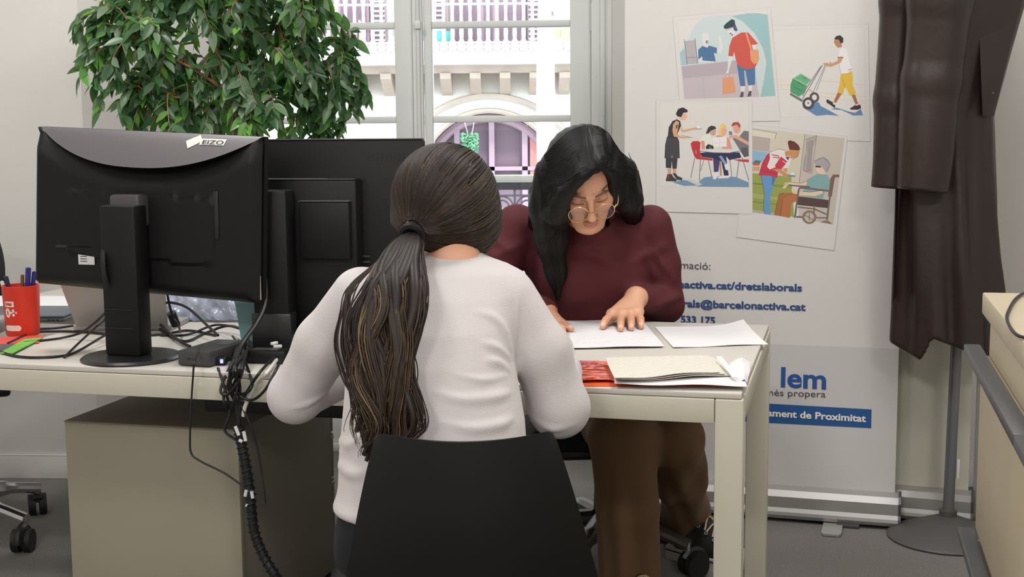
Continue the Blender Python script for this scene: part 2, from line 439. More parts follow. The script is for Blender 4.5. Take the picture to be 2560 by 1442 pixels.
# ------------------------------------------------------------------ street and the house opposite
M_stone = mat('pale_stone', (192, 182, 170), 0.9, bump=0.3, bscale=3, var=0.06, vscale=1.2)
M_stone2 = mat('stone_trim', (174, 156, 140), 0.9, var=0.12, vscale=4)
M_shut = mat('shutter_purple', (150, 122, 132), 0.6)
M_door = mat('street_door_red', (176, 108, 100), 0.6)
M_irn2 = mat('balcony_iron', (188, 180, 190), 0.6)
M_dglass = mat('dark_glass', (112, 92, 100), 0.12)
tag(MB().bx(-14, 14, 6.3, 26, -2.3, -2.2).build('street', mat('street_grey', (150, 146, 140), 0.9)), 'grey paved street below the window', None, None, 'structure')
FY = 15.0
fx = lambda px: W(px, 300, FY).x
fz = lambda py: W(1220, py, FY).z
hs = thing('building', 'pale stone house across the street with balcony and arched doorway', 'building', (0, FY, -2.2))
def fbox(name, m, px0, px1, py0, py1, y0, y1, par=hs, bev=0.0):
    return MB().bx(fx(px0), fx(px1), y0, y1, fz(py0), fz(py1), bev).build(name, m, par, world=True)
ac, ar = 1222, 171; ays = 454
def arch_y(px, r=ar, yc=ays): return yc - math.sqrt(max(r * r - (px - ac) ** 2, 0))
w = MB()
w.bx(-13, fx(ac - ar), FY, FY + 0.35, -2.2, 10); w.bx(fx(ac + ar), 13, FY, FY + 0.35, -2.2, 10)
n = 24
for i in range(n):
    pa, pb = ac - ar + 2 * ar * i / n, ac - ar + 2 * ar * (i + 1) / n
    w.add([(fx(pa), FY, fz(arch_y(pa))), (fx(pb), FY, fz(arch_y(pb))), (fx(pb), FY, 10), (fx(pa), FY, 10),
           (fx(pa), FY + 0.35, fz(arch_y(pa))), (fx(pb), FY + 0.35, fz(arch_y(pb))), (fx(pb), FY + 0.35, 10), (fx(pa), FY + 0.35, 10)],
          [[0, 1, 2, 3], [1, 0, 4, 5], [7, 6, 5, 4]])
w.build('wall', M_stone, hs, world=True)
s = MB()
s.tube([(fx(ac + r_ * math.sin(a)), FY - 0.02, fz(487 - r_ * math.cos(a))) for r_ in (247,) for a in np.linspace(-1.0, 1.0, 30)], 0.035, 6)
s.build('arch_moulding', M_stone2, hs, world=True)
s = MB(); s.tube([(fx(ac + r_ * math.sin(a)), FY - 0.01, fz(ays - r_ * math.cos(a))) for r_ in (178,) for a in np.linspace(-1.5, 1.5, 30)], 0.03, 6)
s.build('arch_moulding', M_stone2, hs, world=True)
# the doorway: red-brown frame with panes
d = MB()
d.tube([(fx(ac + 160 * math.sin(a)), FY + 0.22, fz(ays - 160 * math.cos(a))) for a in np.linspace(-1.57, 1.57, 30)], 0.055, 8)
for px in (1140, 1228, 1312): d.bx(fx(px - 7), fx(px + 7), FY + 0.18, FY + 0.26, -2.2, fz(arch_y(px) + 4))
d.bx(fx(1055), fx(1388), FY + 0.18, FY + 0.26, fz(428), fz(418)); d.bx(fx(1055), fx(1388), FY + 0.18, FY + 0.26, -2.2, -1.4)
for px in (1066, 1380): d.bx(fx(px - 14), fx(px + 10), FY + 0.16, FY + 0.26, -2.2, fz(440))
dr = d.build('doorway_frame', M_shut, hs, world=True)
MB().bx(fx(1050), fx(1395), FY + 0.3, FY + 0.34, -2.2, fz(280)).build('pane', M_dglass, dr, world=True)
fbox('door_panel', M_door, 1325, 1372, 640, 345, FY + 0.2, FY + 0.29); fbox('door_panel', M_door, 1078, 1128, 640, 372, FY + 0.2, FY + 0.29)
# balcony
sl = fbox('balcony_slab', M_stone, 560, 1700, 168, 142, FY - 0.75, FY); fbox('slab_moulding', M_stone2, 560, 1700, 186, 168, FY - 0.45, FY)
for px in list(range(760, 1700, 72)):
    c = MB(); a, b_ = fx(px - 13), fx(px + 13); zt, zb = fz(186), fz(238)
    c.add([(a, FY, zt), (b_, FY, zt), (b_, FY - 0.5, zt), (a, FY - 0.5, zt), (a, FY - 0.48, zt - 0.06), (b_, FY - 0.48, zt - 0.06), (a, FY - 0.15, zb + 0.05), (b_, FY - 0.15, zb + 0.05), (a, FY, zb), (b_, FY, zb)],
          [[0, 1, 2, 3], [3, 2, 5, 4], [4, 5, 7, 6], [6, 7, 9, 8], [0, 3, 4, 6, 8], [1, 9, 7, 5, 2]])
    c.build('corbel', M_stone2, hs, world=True)
br = MB()
for py, th in ((-70, 0.03), (24, 0.012), (116, 0.012), (139, 0.02)): br.bx(fx(560), fx(1700), FY - 0.72, FY - 0.68, fz(py) - th, fz(py) + th)
rail = br.build('balcony_rails', M_irn2, hs, world=True)
prof = [(0.012, 0.0), (0.05, 0.01), (0.062, 0.05), (0.04, 0.1), (0.02, 0.14), (0.024, 0.2), (0.016, 0.4), (0.022, 0.52), (0.03, 0.56), (0.018, 0.6), (0.018, 0.97)]
bm_ = MB().lathe(prof, 8).mesh('baluster', M_irn2); smooth_by_angle(bm_)
for i, px in enumerate(range(742, 1660, 21)):
    o = link('baluster', bm_, hs); o.location = Vector((fx(px), FY - 0.7, fz(139))) - Vector((0, FY, -2.2))
s = MB()
for sx in (905,):
    for k_ in (-1, 1):
        s.tube([(fx(sx + k_ * (4 + 16 * math.sin(a))), FY - 0.72, fz(100 + 38 * math.cos(a * 1.3))) for a in np.linspace(0, 2.4, 18)], 0.016, 6)
s.build('scroll_bracket', M_irn2, hs, world=True)
# balcony doors with shutters
for (a, b_, c_, d_) in ((1096, 1128, 1352, 1316), (700, 730, 960, 930)):
    fr = fbox('balcony_door', M_shut, b_, d_, 142, -330, FY - 0.05, FY + 0.01)
    for (p, q) in ((b_ + 10, (b_ + d_) / 2 - 22), ((b_ + d_) / 2 - 8, (b_ + d_) / 2 + 12), ((b_ + d_) / 2 + 30, d_ - 8)): fbox('pane', M_dglass, p, q, 130, -320, FY - 0.07, FY - 0.05, fr)
    for (p, q) in ((a - 24, b_ - 8), (d_ + 4, c_ + 12)):
        sh = fbox('shutter', M_shut, p, q, 142, -330, FY - 0.08, FY - 0.03)
        g = MB()
        for k_ in range(34): g.bx(fx(p + 3), fx(q - 3), FY - 0.11, FY - 0.08, fz(138 - 12 * k_), fz(133 - 12 * k_))
        g.build('louvres', M_irn2, sh, world=True)
# things on the far side of the street
pt = thing('hanging_basket', 'green trailing plant hanging in the arched doorway opposite', 'plant', W(1174, 375, FY - 0.1))
g = MB(); g.tube([W(1160, 300, FY - 0.1), W(1170, 335, FY - 0.1)], 0.006, 4); g.tube([W(1186, 300, FY - 0.1), W(1180, 335, FY - 0.1)], 0.006, 4); g.build('cord', M_irn2, pt, world=True)
g = MB(); rr = random.Random(3)
for i in range(420):
    px = rr.uniform(1154, 1194); py = rr.uniform(334, 374 + rr.uniform(-6, 8)); c = W(px, py, FY - 0.1 + rr.uniform(-0.09, 0.09)); e = rr.uniform(0.02, 0.035)
    d1 = Vector((rr.uniform(-1, 1), rr.uniform(-1, 1), rr.uniform(-1, 0.2))).normalized() * e; d2 = d1.orthogonal().normalized() * e * 0.4
    g.add([c - d1, c + d2, c + d1, c - d2], [[0, 1, 2, 3]])
tag(g.build('foliage', mat('basket_green', (110, 160, 120), 0.7), pt, world=True), kind='stuff')
pv = thing('plant_pot', 'turquoise flower pot standing on the balcony opposite', 'pot', W(1096, 138, FY - 0.5))
MB().lathe([(0.09, 0), (0.12, 0.02), (0.16, 0.22), (0.17, 0.25), (0.14, 0.25)], 16).build('pot_body', mat('turquoise', (96, 190, 180), 0.5), pv)
pv2 = thing('plant_pot', 'terracotta flower pot on the balcony opposite, seen past the ficus', 'pot', W(862, 138, FY - 0.5))
MB().lathe([(0.09, 0), (0.12, 0.02), (0.16, 0.18), (0.17, 0.2), (0.14, 0.2)], 16).build('pot_body', mat('terracotta', (190, 110, 84), 0.7), pv2)
tr = thing('street_tree', 'pale barked plane tree trunk on the street outside', 'tree', (W(1373, 300, 11).x, 11, -2.2))
g = MB(); px_ = W(1373, 300, 11).x
g.tube([(0.03 * math.sin(z * 1.3), 0.02 * math.cos(z), z) for z in np.linspace(0, 7.5, 24)], [0.1 - 0.004 * i * 0.5 for i in range(24)], 14)
g.build('trunk', mat('plane_bark', (176, 166, 158), 0.9, bump=0.5, bscale=14, var=0.12, vscale=7), tr)
def leafquad(g, c, d, w_, mi=0):
    c = Vector(c); d = Vector(d); s_ = d.cross(Vector((0.2, -1, 0.3))).normalized() * w_
    g.add([c, c + d * 0.35 + s_, c + d * 0.7 + s_ * 0.8, c + d, c + d * 0.7 - s_ * 0.8, c + d * 0.35 - s_], [[0, 1, 2, 3], [0, 3, 4, 5]], mi)
g = MB(); g.tube([W(1378, 20, 11), W(1392, 35, 10.9), W(1408, 48, 10.8)], 0.02, 6); g.build('branch', MATS['plane_bark'], tr, world=True)
for (px, py, dx, dz_) in ((1408, 40, 0.05, -0.14), (1420, 62, -0.03, -0.15), (1402, 66, -0.04, -0.1), (1414, 10, 0.07, 0.05), (1396, 8, -0.02, 0.08)):
    g = MB(); leafquad(g, W(px, py, 10.8), (dx, 0.02, dz_), 0.045); g.build('leaf', mat('tree_leaf', (140, 190, 110), 0.6), tr, world=True)
# ------------------------------------------------------------------ the desk
DT = 0.74
FR = Z(1859, 985, DT)
DYAW = math.radians(-14.3)                        # the desk is turned: its right end is nearer
DU = Vector((-math.cos(DYAW), -math.sin(DYAW), 0)); DV = Vector((-math.sin(DYAW), math.cos(DYAW), 0))
DL, DD = 1.80, 0.92
desk = thing('desk', 'long white office desk with square cream legs standing across the room', 'desk', (FR.x, FR.y, 0), DYAW)
# local frame: x runs right, y runs away; the front right corner is the origin
MB().bx(-DL + 0.004, -0.004, 0.004, DD - 0.004, DT - 0.012, DT, 0.003).build('tabletop', M_desk, desk)
LEG = 0.056; AP = 0.062
for nm, a in (('rail', (-DL + LEG, -LEG - 0.001, 0, 0.03)), ('rail', (-DL + LEG, -LEG - 0.001, DD - 0.03, DD))):
    MB().bx(a[0], a[1], a[2], a[3], DT - AP, DT - 0.013, 0.002).build(nm, M_frame, desk)
for x in (-DL, -0.03): MB().bx(x, x + 0.03, LEG + 0.001, DD - LEG - 0.001, DT - AP, DT - 0.013, 0.002).build('rail', M_frame, desk)
for x, y in ((-DL, 0), (-1.30, DD - LEG), (-LEG, 0), (-LEG, DD - LEG)):
    MB().bx(x, x + LEG, y, y + LEG, 0, DT - 0.013 - (0.05 if x == -1.30 else 0), 0.003).build('leg', M_frame, desk)
MB().bx(-1.22, -0.75, 0.1, 0.36, DT - 0.115, DT - 0.07, 0.01).build('cable_tray', M_black, desk)
def dloc(p): return (Matrix.Translation((FR.x, FR.y, 0)) @ rotz(DYAW)).inverted() @ Vector(p)
def dw(x, y, z=DT): return Matrix.Translation((FR.x, FR.y, 0)) @ rotz(DYAW) @ Vector((x, y, z))

# second desk behind it, towards the wall
d2 = thing('desk', 'white desk behind the monitors, close to the back wall', 'desk', dw(-1.725, DD + 0.012, 0), DYAW)
MB().bx(-0.62, 0.62, 0, 0.42, DT - 0.012, DT, 0.003).build('tabletop', M_desk, d2)
for a in ((-0.55, 0.55, 0, 0.03), (-0.55, 0.55, 0.385, 0.415), (-0.61, -0.58, 0.06, 0.38), (0.58, 0.61, 0.06, 0.36)): MB().bx(*a, DT - AP, DT - 0.013, 0.002).build('rail', M_frame, d2)
for x, y in ((-0.1, 0.0), (0.12, 0.35), (0.55, 0.0), (0.55, 0.355)): MB().bx(x, x + LEG, y, y + LEG, 0, DT - 0.013 - (0.05 if x in (0.12, -0.1) else 0), 0.003).build('leg', M_frame, d2)

# ------------------------------------------------------------------ greige drawer pedestal under the desk
PH = 0.555
p0 = Z(161, 1052, PH); p1 = Z(594, 1075, PH)
PYAW = math.atan2(p1.y - p0.y, p1.x - p0.x); PWd = (p1 - p0).length; PDp = 0.6
ped = thing('drawer_pedestal', 'greige metal drawer pedestal under the desk, its plain back to the room', 'cabinet', (p0.x, p0.y, 0), PYAW)
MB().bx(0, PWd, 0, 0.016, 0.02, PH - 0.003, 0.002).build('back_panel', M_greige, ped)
MB().bx(0.002, PWd - 0.002, 0.017, PDp - 0.02, 0.02, PH - 0.004, 0.002).build('body', M_greige_shade, ped)
MB().bx(-0.001, PWd + 0.001, -0.001, PDp, PH - 0.003, PH + 0.001, 0.001).build('top', M_greige_shade, ped)
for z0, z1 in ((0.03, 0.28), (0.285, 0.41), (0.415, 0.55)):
    dr = MB().bx(0.004, PWd - 0.004, PDp - 0.018, PDp, z0, z1, 0.002).build('drawer', M_greige_shade, ped)
    MB().bx(PWd * 0.3, PWd * 0.7, PDp, PDp + 0.012, z1 - 0.05, z1 - 0.035, 0.003).build('handle', M_alu, dr)
    MB().bx(PWd - 0.006, PWd + 0.003, PDp - 0.03, PDp - 0.012, z1 - 0.012, z1 - 0.006).build('lock_tab', M_alu, dr)
for x in (0.03, PWd - 0.03):
    for y in (0.03, PDp - 0.03): MB().lathe([(0.02, 0), (0.02, 0.02)], 12, (x, y, 0)).build('foot', M_rubber, ped)

# ------------------------------------------------------------------ black shell chair (visitor)
M_shell = mat('shell_black', (11, 11, 12), 0.5, spec=0.3)
cx0 = W(1160, 1110, 2.05).x; CY = 2.03
ch = thing('shell_chair', 'black moulded shell chair with chrome legs, backrest turned to the room', 'chair', (cx0, CY + 0.25, 0))
def back(u, v):                                    # v: 0 top, 1 bottom
    s = 2 * u - 1; e = v
    zt = 0.776 - 0.018 * 0 - 0.335 * e
    hw = 0.134 + 0.088 * e ** 0.85
    cx = 0.0 + 0.012 * e
    cut = 0.010 * (max(0, abs(s) - 0.9) / 0.1) ** 2 * max(0, 1 - e * 16)          # rounded upper corners
    y = 0.062 * s * s + 0.02 * e + 0.03 * math.sin(e * math.pi) * -0.5
    return (cx + hw * s * (1 - 0.0 * cut), -0.25 + y, zt - cut)
def seat(u, v):
    s = 2 * u - 1; a = v
    z = 0.441 - 0.03 * math.sin(min(1, a * 2.2) * math.pi / 2) + 0.012 * a * a - 0.012 * (1 - s * s) * math.sin(a * math.pi)
    if a > 0.9: z -= (a - 0.9) ** 2 * 2.2
    return ((0.222 - 0.01 * a) * s + 0.012, -0.25 + 0.02 + 0.055 * 0 + 0.46 * a + 0.05 * s * s * (1 - a), z + 0.02 * s * s * (1 - a))
MB().sheet(back, 48, 24, 0.011).build('backrest', M_shell, ch)
MB().sheet(seat, 28, 18, -0.011).build('seat', M_shell, ch)
for sx in (-1, 1):
    for (y0, y1) in ((-0.12, -0.26), (0.12, 0.2)):
        MB().tube(cr([(0.012 + sx * 0.11, y0 * 0.5, 0.40), (0.012 + sx * 0.185, y0, 0.395), (0.012 + sx * 0.205, y0 + (y1 - y0) * 0.15, 0.36), (0.012 + sx * 0.245, y1, 0.011)], 6), 0.0105, 10).build('leg', M_chrome, ch)
MB().bx(-0.11, 0.13, -0.08, 0.08, 0.392, 0.408, 0.004).build('seat_frame', M_black, ch)

# ------------------------------------------------------------------ cream drawer cabinet at the right
M_cab = mat('cabinet_maple', (190, 176, 150), 0.5, var=0.04, vscale=8)
M_hand = mat('handle_grey', (84, 84, 86), 0.42, 0.2)
CZ = 0.95
ca = Z(2457, 731, CZ); cb = Z(2560, 857, CZ)
CA = math.atan2(cb.y - ca.y, cb.x - ca.x)           # direction of the front edge, towards the camera
CLn = 1.5; CDp = 0.46
cab = thing('drawer_cabinet', 'cream wooden drawer cabinet with dark grey bar handles at the right edge', 'cabinet', (ca.x, ca.y, 0), CA)
# local x runs along the front towards the camera, +y is to the right of it (into the cabinet)
MB().bx(-0.004, CLn, 0, CDp, CZ - 0.04, CZ, 0.003).build('top', M_cab, cab)
MB().bx(0.012, CLn - 0.02, 0.014, CDp, 0.06, CZ - 0.0405, 0.002).build('body', M_cab, cab)
MB().bx(0.03, CLn - 0.03, 0.04, CDp - 0.02, 0.0, 0.06).build('plinth', M_hand, cab)
hz = [PL(2432, 856, ca, CA + math.pi / 2)[1] if False else CZ - 0.105, CZ - 0.46, CZ - 0.78]
for i, z in enumerate(hz):
    z_lo = hz[i + 1] + 0.012 if i < 2 else 0.07
    for k in range(2):
        xa, xb = 0.014 + k * (CLn - 0.04) / 2, 0.014 + (k + 1) * (CLn - 0.04) / 2 - 0.004
        dr = MB().bx(xa, xb, 0.0, 0.0135, z_lo, z - 0.012, 0.0015).build('drawer', M_cab, cab)
        MB().bx(xa - (0.02 if k == 0 else 0), xb, -0.03, 0.0, z - 0.012, z + 0.006, 0.003).build('handle', M_hand, dr)
cc = thing('cable', 'thin black cable looping over the top of the cream cabinet', 'cable', Z(2530, 790, CZ))
MB().tube(cr([Z(p, q, CZ + 0.004) for p, q in ((2640, 722), (2575, 728), (2542, 744), (2522, 775), (2518, 800), (2536, 832), (2566, 845), (2600, 850))], 8), 0.0026, 8).build('wire', M_cable, cc, world=True)

# ------------------------------------------------------------------ office chairs
M_fab = mat('chair_fabric', (24, 24, 27), 0.9, bump=0.3, bscale=600)
M_nyl = mat('nylon_black', (22, 22, 24), 0.4)
def castor(par, x, y, ang, s=1.0):
    c = MB().tube([(x, y, 0.045 * s), (x, y, 0.085 * s)], 0.008 * s, 8).build('castor', M_chrome, par)
    ox, oy = 0.018 * s * math.cos(ang), 0.018 * s * math.sin(ang); px_, py_ = -math.sin(ang), math.cos(ang)
    for k in (-1, 1):
        m = MB(); cx, cy = x + ox + px_ * 0.014 * s * k, y + oy + py_ * 0.014 * s * k
        m.tube([(cx - px_ * 0.009 * s, cy - py_ * 0.009 * s, 0.029 * s), (cx + px_ * 0.009 * s, cy + py_ * 0.009 * s, 0.029 * s)], 0.029 * s, 18); m.build('wheel', M_rubber, c)
    MB().tube([(x + ox + 0.031 * s * math.cos(a) * math.cos(ang), y + oy + 0.031 * s * math.cos(a) * math.sin(ang), 0.031 * s + 0.031 * s * math.sin(a)) for a in np.linspace(-0.1, 2.6, 12)], 0.012 * s, 8).build('hood', M_nyl, c)
def swivel(label, loc, rz, arm_m, seat_z=0.45, back_on=True, nlegs=5, off=0.3, rad=0.3, zoff=0.1, bh=0.46):
    t = thing('office_chair', label, 'chair', loc, rz)
    for k in range(nlegs):
        a = off + 2 * math.pi * k / nlegs
        MB().tube(cr([(0.03 * math.cos(a), 0.03 * math.sin(a), zoff + 0.03), (rad * 0.6 * math.cos(a), rad * 0.6 * math.sin(a), zoff + 0.02), (rad * math.cos(a), rad * math.sin(a), zoff - 0.005)], 5), [0.026] * 6 + [0.018] * 5, 10).build('base_arm', arm_m, t)
        castor(t, rad * math.cos(a) * 0.98, rad * math.sin(a) * 0.98, a + 1.1 + k, 1.22)
    MB().tube([(0, 0, zoff), (0, 0, zoff + 0.12), (0, 0, seat_z - 0.1)], [0.03, 0.026, 0.018], 14).build('gas_lift', M_nyl, t)
    MB().box((0, 0.0, seat_z - 0.085), (0.17, 0.2, 0.05), 0.015).build('mechanism', M_nyl, t)
    lv = MB().tube([(-0.08, 0.03, seat_z - 0.085), (-0.2, 0.03, seat_z - 0.085)], 0.006, 8).build('lever', M_chrome, t)
    MB().tube([(-0.2, 0.03, seat_z - 0.085), (-0.235, 0.03, seat_z - 0.088)], 0.011, 8).build('lever_grip', M_nyl, lv)
    MB().box((0, 0, seat_z - 0.03), (0.47, 0.46, 0.06), 0.028, seg=3).build('seat', M_fab, t)
    MB().box((0, -0.01, seat_z - 0.072), (0.4, 0.4, 0.03), 0.012).build('seat_shell', M_nyl, t)
    if back_on:
        def bk(u, v): s_ = 2 * u - 1; return (0.21 * s_ * (0.86 + 0.14 * math.sin(v * 3.1)), 0.235 - 0.05 * s_ * s_ + 0.05 * v, seat_z + 0.1 + bh * v - 0.06 * max(0, abs(s_) - 0.55) * (1 if v > 0.5 else -1) * abs(2 * v - 1) ** 4)
        MB().sheet(bk, 16, 14, -0.045).build('backrest', M_fab, t)
        MB().bx(-0.035, 0.035, 0.225, 0.29, seat_z - 0.06, seat_z + 0.2, 0.01).build('back_post', M_nyl, t)
    return t
# the chair at the left edge: arms of its base reach into view
swivel('black office chair with chrome base at the left edge by the wall', (-1.765, 4.0, 0), math.radians(22), M_chrome, 0.56, True, 5, math.radians(50 - 22), 0.31, bh=0.31)
swivel('black office chair under the person in the burgundy sweater', (0.26, 3.74, 0), math.radians(3), mat('cast_grey', (92, 87, 80), 0.4, 0.6), 0.44, True, 5, math.radians(-38), 0.28, bh=0.4)

# ------------------------------------------------------------------ coat stand and leather coat
ps = Z(2368, 1344, 0.0); ps.z = 0
st = thing('coat_stand', 'grey metal coat stand with round cone base beside the banner', 'coat stand', (ps.x, ps.y, 0))
M_stand = mat('stand_grey', (88, 85, 84), 0.5, 0.3); M_pole = mat('pole_grey', (128, 127, 130), 0.35, 0.6)
MB().lathe([(0.0, 0.0), (0.178, 0.0), (0.18, 0.006), (0.172, 0.012), (0.03, 0.07), (0.02, 0.072), (0, 0.072)], 48).build('base', M_stand, st)
MB().tube([(0, 0, 0.06), (0.012, -0.005, 0.9), (0.012, -0.005, 1.78)], 0.0165, 16).build('pole', M_pole, st)
MB().lathe([(0.0, 0), (0.026, 0.0), (0.026, 0.02), (0.0, 0.024)], 16, (0, 0, 0.068)).build('collar', M_stand, st)
for k in range(4):
    a = k * math.pi / 2 + 0.5
    MB().tube(cr([(0.012, 0, 1.7), (0.012 + 0.07 * math.cos(a), 0.07 * math.sin(a), 1.68), (0.012 + 0.13 * math.cos(a), 0.13 * math.sin(a), 1.74)], 5), 0.008, 8).build('hook', M_pole, st)
MB().box((0.022, -0.012, 0.22), (0.008, 0.006, 0.06), 0.001).build('sticker', M_paper, st)

M_coat = mat('brown_leather', (46, 34, 31), 0.38, bump=0.25, bscale=45, var=0.1, vscale=9, spec=0.45)
def cw(px, py, Y=3.84): return tuple(W(px, py, Y))
coat = thing('leather_coat', 'long dark brown leather coat hanging on the coat stand', 'coat', (ps.x + 0.02, ps.y - 0.05, 0.55))
def crow(py, l, r, Y, ry): a = W(l, py, Y); b = W(r, py, Y); return (float(a.z), float((a.x + b.x) / 2), Y, float((b.x - a.x) / 2), ry)
crows = [crow(-330, 2300, 2620, 3.86, 0.07), crow(-200, 2268, 2620, 3.85, 0.1), crow(-60, 2262, 2578, 3.84, 0.11), crow(60, 2262, 2545, 3.84, 0.11), crow(200, 2260, 2508, 3.84, 0.105), crow(290, 2256, 2482, 3.84, 0.1), crow(400, 2250, 2486, 3.84, 0.1), crow(500, 2245, 2492, 3.84, 0.105), crow(640, 2243, 2496, 3.84, 0.11), crow(760, 2240, 2508, 3.84, 0.115), crow(900, 2236, 2520, 3.84, 0.12)]
def f_coat(P):
    d = column(P, crows, 0.006)
    x, y, z = P[..., 0], P[..., 1], P[..., 2]
    cx = np.interp(z, [r[0] for r in crows[::-1]], [r[1] for r in crows[::-1]])
    th = np.arctan2(y - 3.84, x - cx)
    k = np.clip((1.5 - z) / 0.7, 0, 1)
    d = d + k * (0.010 * np.sin(7 * th + 3 * z) + 0.005 * np.sin(12 * th - 2 * z)) + 0.0015 * np.sin(14 * z + 9 * x)
    # hem: rises from the left flap, then dips to the right
    hx = [W(p, 880, 3.74).x for p in (2230, 2248, 2308, 2318, 2330, 2380, 2455, 2530)]
    hzv = [W(2300, q, 3.74).z for q in (868, 868, 905, 884, 846, 866, 892, 905)]
    hem = np.interp(x, hx, hzv)
    d = smax(d, hem - z, 0.008)
    # open slit below the left front
    return d
V, Fq = nets(f_coat, (0.95, 3.66, 0.5), (1.72, 4.02, 1.95), 0.006)
body = sdf_obj('body', [(V, Fq)], M_coat, coat)
def sleeve(name, pts, rs, cutpts):
    P3 = [cw(*p) for p in pts]
    def f(P):
        d = chain(P, P3, rs, 0.02); x, y, z = P[..., 0], P[..., 1], P[..., 2]
        d = d + 0.003 * np.sin(50 * x + 5 * z) + 0.002 * np.sin(16 * z + 20 * x)
        ca, cb = W(*cutpts[0]), W(*cutpts[1]); sl = (cb.z - ca.z) / (cb.x - ca.x)
        return smax(d, (ca.z + sl * (x - ca.x)) - z, 0.004)
    lo = np.min(np.array(P3), 0) - max(rs) - 0.02; hi = np.max(np.array(P3), 0) + max(rs) + 0.02
    V, Fq = nets(f, lo, hi, 0.005); return sdf_obj(name, [(V, Fq)], M_coat, coat)
sleeve('sleeve', [(2292, -260, 3.80), (2258, 0, 3.82), (2238, 250, 3.83), (2222, 500, 3.83)], [0.075, 0.062, 0.058, 0.056], ((2178, 468, 3.83), (2300, 474, 3.83)))
sleeve('sleeve', [(2372, -240, 3.72), (2352, 0, 3.70), (2330, 200, 3.70), (2300, 520, 3.70)], [0.09, 0.088, 0.078, 0.068], ((2240, 470, 3.70), (2365, 484, 3.70)))
g = MB(); g.sheet(lambda u, v: tuple(W(2238 + 6 * u + (-8 * v) + 14 * u * (1 - v) * 0, 470 + 290 * v - 22 * u * v, 3.80 + 0.03 * u)), 3, 12, 0.003); g.build('belt_end', M_coat, coat, world=True)
# lapel panel and buttons
def lap(u, v):
    p = [(2452, -60), (2560, -10)], [(2450, 150), (2530, 120)], [(2448, 290), (2484, 285)]
    a = np.interp(v, [0, .5, 1], [2446, 2448, 2455]); b = np.interp(v, [0, .5, 1], [2580, 2528, 2482]); py = -80 + 370 * v
    return tuple(W(a + (b - a) * u, py - 25 * u * (1 - v), 3.735 + 0.03 * u * u + 0.012 * math.sin(v * 6)))
MB().sheet(lap, 8, 14, 0.004).build('lapel', M_coat, coat, world=True)
bt = W(2477, 231, 3.733); MB().lathe([(0, -0.003), (0.007, -0.003), (0.008, 0), (0.004, 0.002), (0, 0.002)], 14, M=Matrix.Translation(bt) @ Matrix.Rotation(math.pi / 2, 4, 'X')).build('button', M_chrome, coat, world=True)

# ------------------------------------------------------------------ roll-up banners
bR = Z(2265, 1330, 0.0); bL = Z(1790, 1293, 0.0)
BYAW = math.atan2(bR.y - bL.y, bR.x - bL.x)
BO = Vector((bR.x, bR.y + 0.02, 0)) + Vector((-math.sin(BYAW), math.cos(BYAW), 0)) * 0.05      # fabric plane
def bp(px, py): return PL(px, py, BO, BYAW)
M_ban = mat('banner_white', (210, 206, 203), 0.55, var=0.012, vscale=30)
M_ban2 = mat('banner_back_grey', (190, 187, 172), 0.6)
M_band = mat('banner_band', (198, 194, 193), 0.55)
ban = thing('rollup_banner', 'white roll-up banner with four illustrated snapshots and blue contact lettering', 'banner', BO, BYAW)
uL, uR = bp(1562, 200)[0], bp(2252, 700)[0]; BH = 2.02
MB().bx(uL, uR, 0, 0.0012, 0.07, BH).build('print_sheet', M_ban, ban)
MB().bx(uL, uR, -0.0004, 0, 0.09, bp(2150, 868)[1]).build('lower_band', M_band, ban)
MB().bx(uL - 0.01, uR + 0.01, -0.008, 0.012, BH - 0.01, BH + 0.02, 0.004).build('top_rail', M_alu, ban)
cp = [(-0.062, 0.0), (-0.068, 0.012), (-0.066, 0.022), (-0.058, 0.034), (-0.06, 0.07), (-0.045, 0.088), (-0.008, 0.094), (0.008, 0.092), (0.04, 0.07), (0.05, 0.03), (0.046, 0.0)]
def cassette(par, u0, u1):
    MX = Matrix(((0, 0, 1, 0), (1, 0, 0, 0), (0, 1, 0, 0), (0, 0, 0, 1)))
    MB().prism([(y, z + 0.012) for y, z in cp], u0, u1, MX).build('cassette', M_alu, par)
    for a, b_ in ((u0 - 0.008, u0), (u1, u1 + 0.008)):
        MB().prism([(y * 1.05, z * 1.04 + 0.012) for y, z in cp], a, b_, MX).build('end_cap', M_grey_pl, par)
    MB().bx((u0 + u1) / 2 - 0.01, (u0 + u1) / 2 + 0.01, 0.03, 0.045, 0.05, 2.0, 0.002).build('support_pole', M_alu, par)
    for u in (u1 - 0.15, u0 + 0.15):
        MB().bx(u - 0.035, u + 0.035, -0.078, 0.05, 0.0, 0.012, 0.004).build('rubber_foot', M_grey_pl, par)
cassette(ban, uL - 0.005, uR + 0.012)
fu = bp(2085, 1330)[0]
MB().prism([(-0.024, -0.14), (0.024, -0.14), (0.03, -0.125), (0.03, 0.03), (-0.03, 0.03), (-0.03, -0.125)], 0.002, 0.009, Matrix.Translation((fu, -0.04, 0))).build('swing_foot', M_alu, ban)
MB().prism([(-0.024, -0.14), (0.024, -0.14), (0.03, -0.125), (0.03, 0.03), (-0.03, 0.03), (-0.03, -0.125)], 0.002, 0.009, Matrix.Translation((uL + 0.2, -0.04, 0))).build('swing_foot', M_alu, ban)
# second banner further back
b2R = Z(2440, 1318, 0.0); B2Y = BYAW - math.radians(3)
ban2 = thing('rollup_banner', 'blank pale grey roll-up banner behind the coat stand', 'banner', (b2R.x, b2R.y + 0.05, 0), B2Y)
MB().bx(-0.85, -0.01, 0, 0.0012, 0.07, 1.98).build('print_sheet', M_ban2, ban2)
MB().bx(-0.86, 0, -0.008, 0.012, 1.97, 2.0, 0.004).build('top_rail', M_alu, ban2)
cassette(ban2, -0.86, 0.0)
MB().bx(0.004, 0.02, -0.005, 0.02, 0.02, 1.2, 0.002).build('side_post', M_alu, ban2)
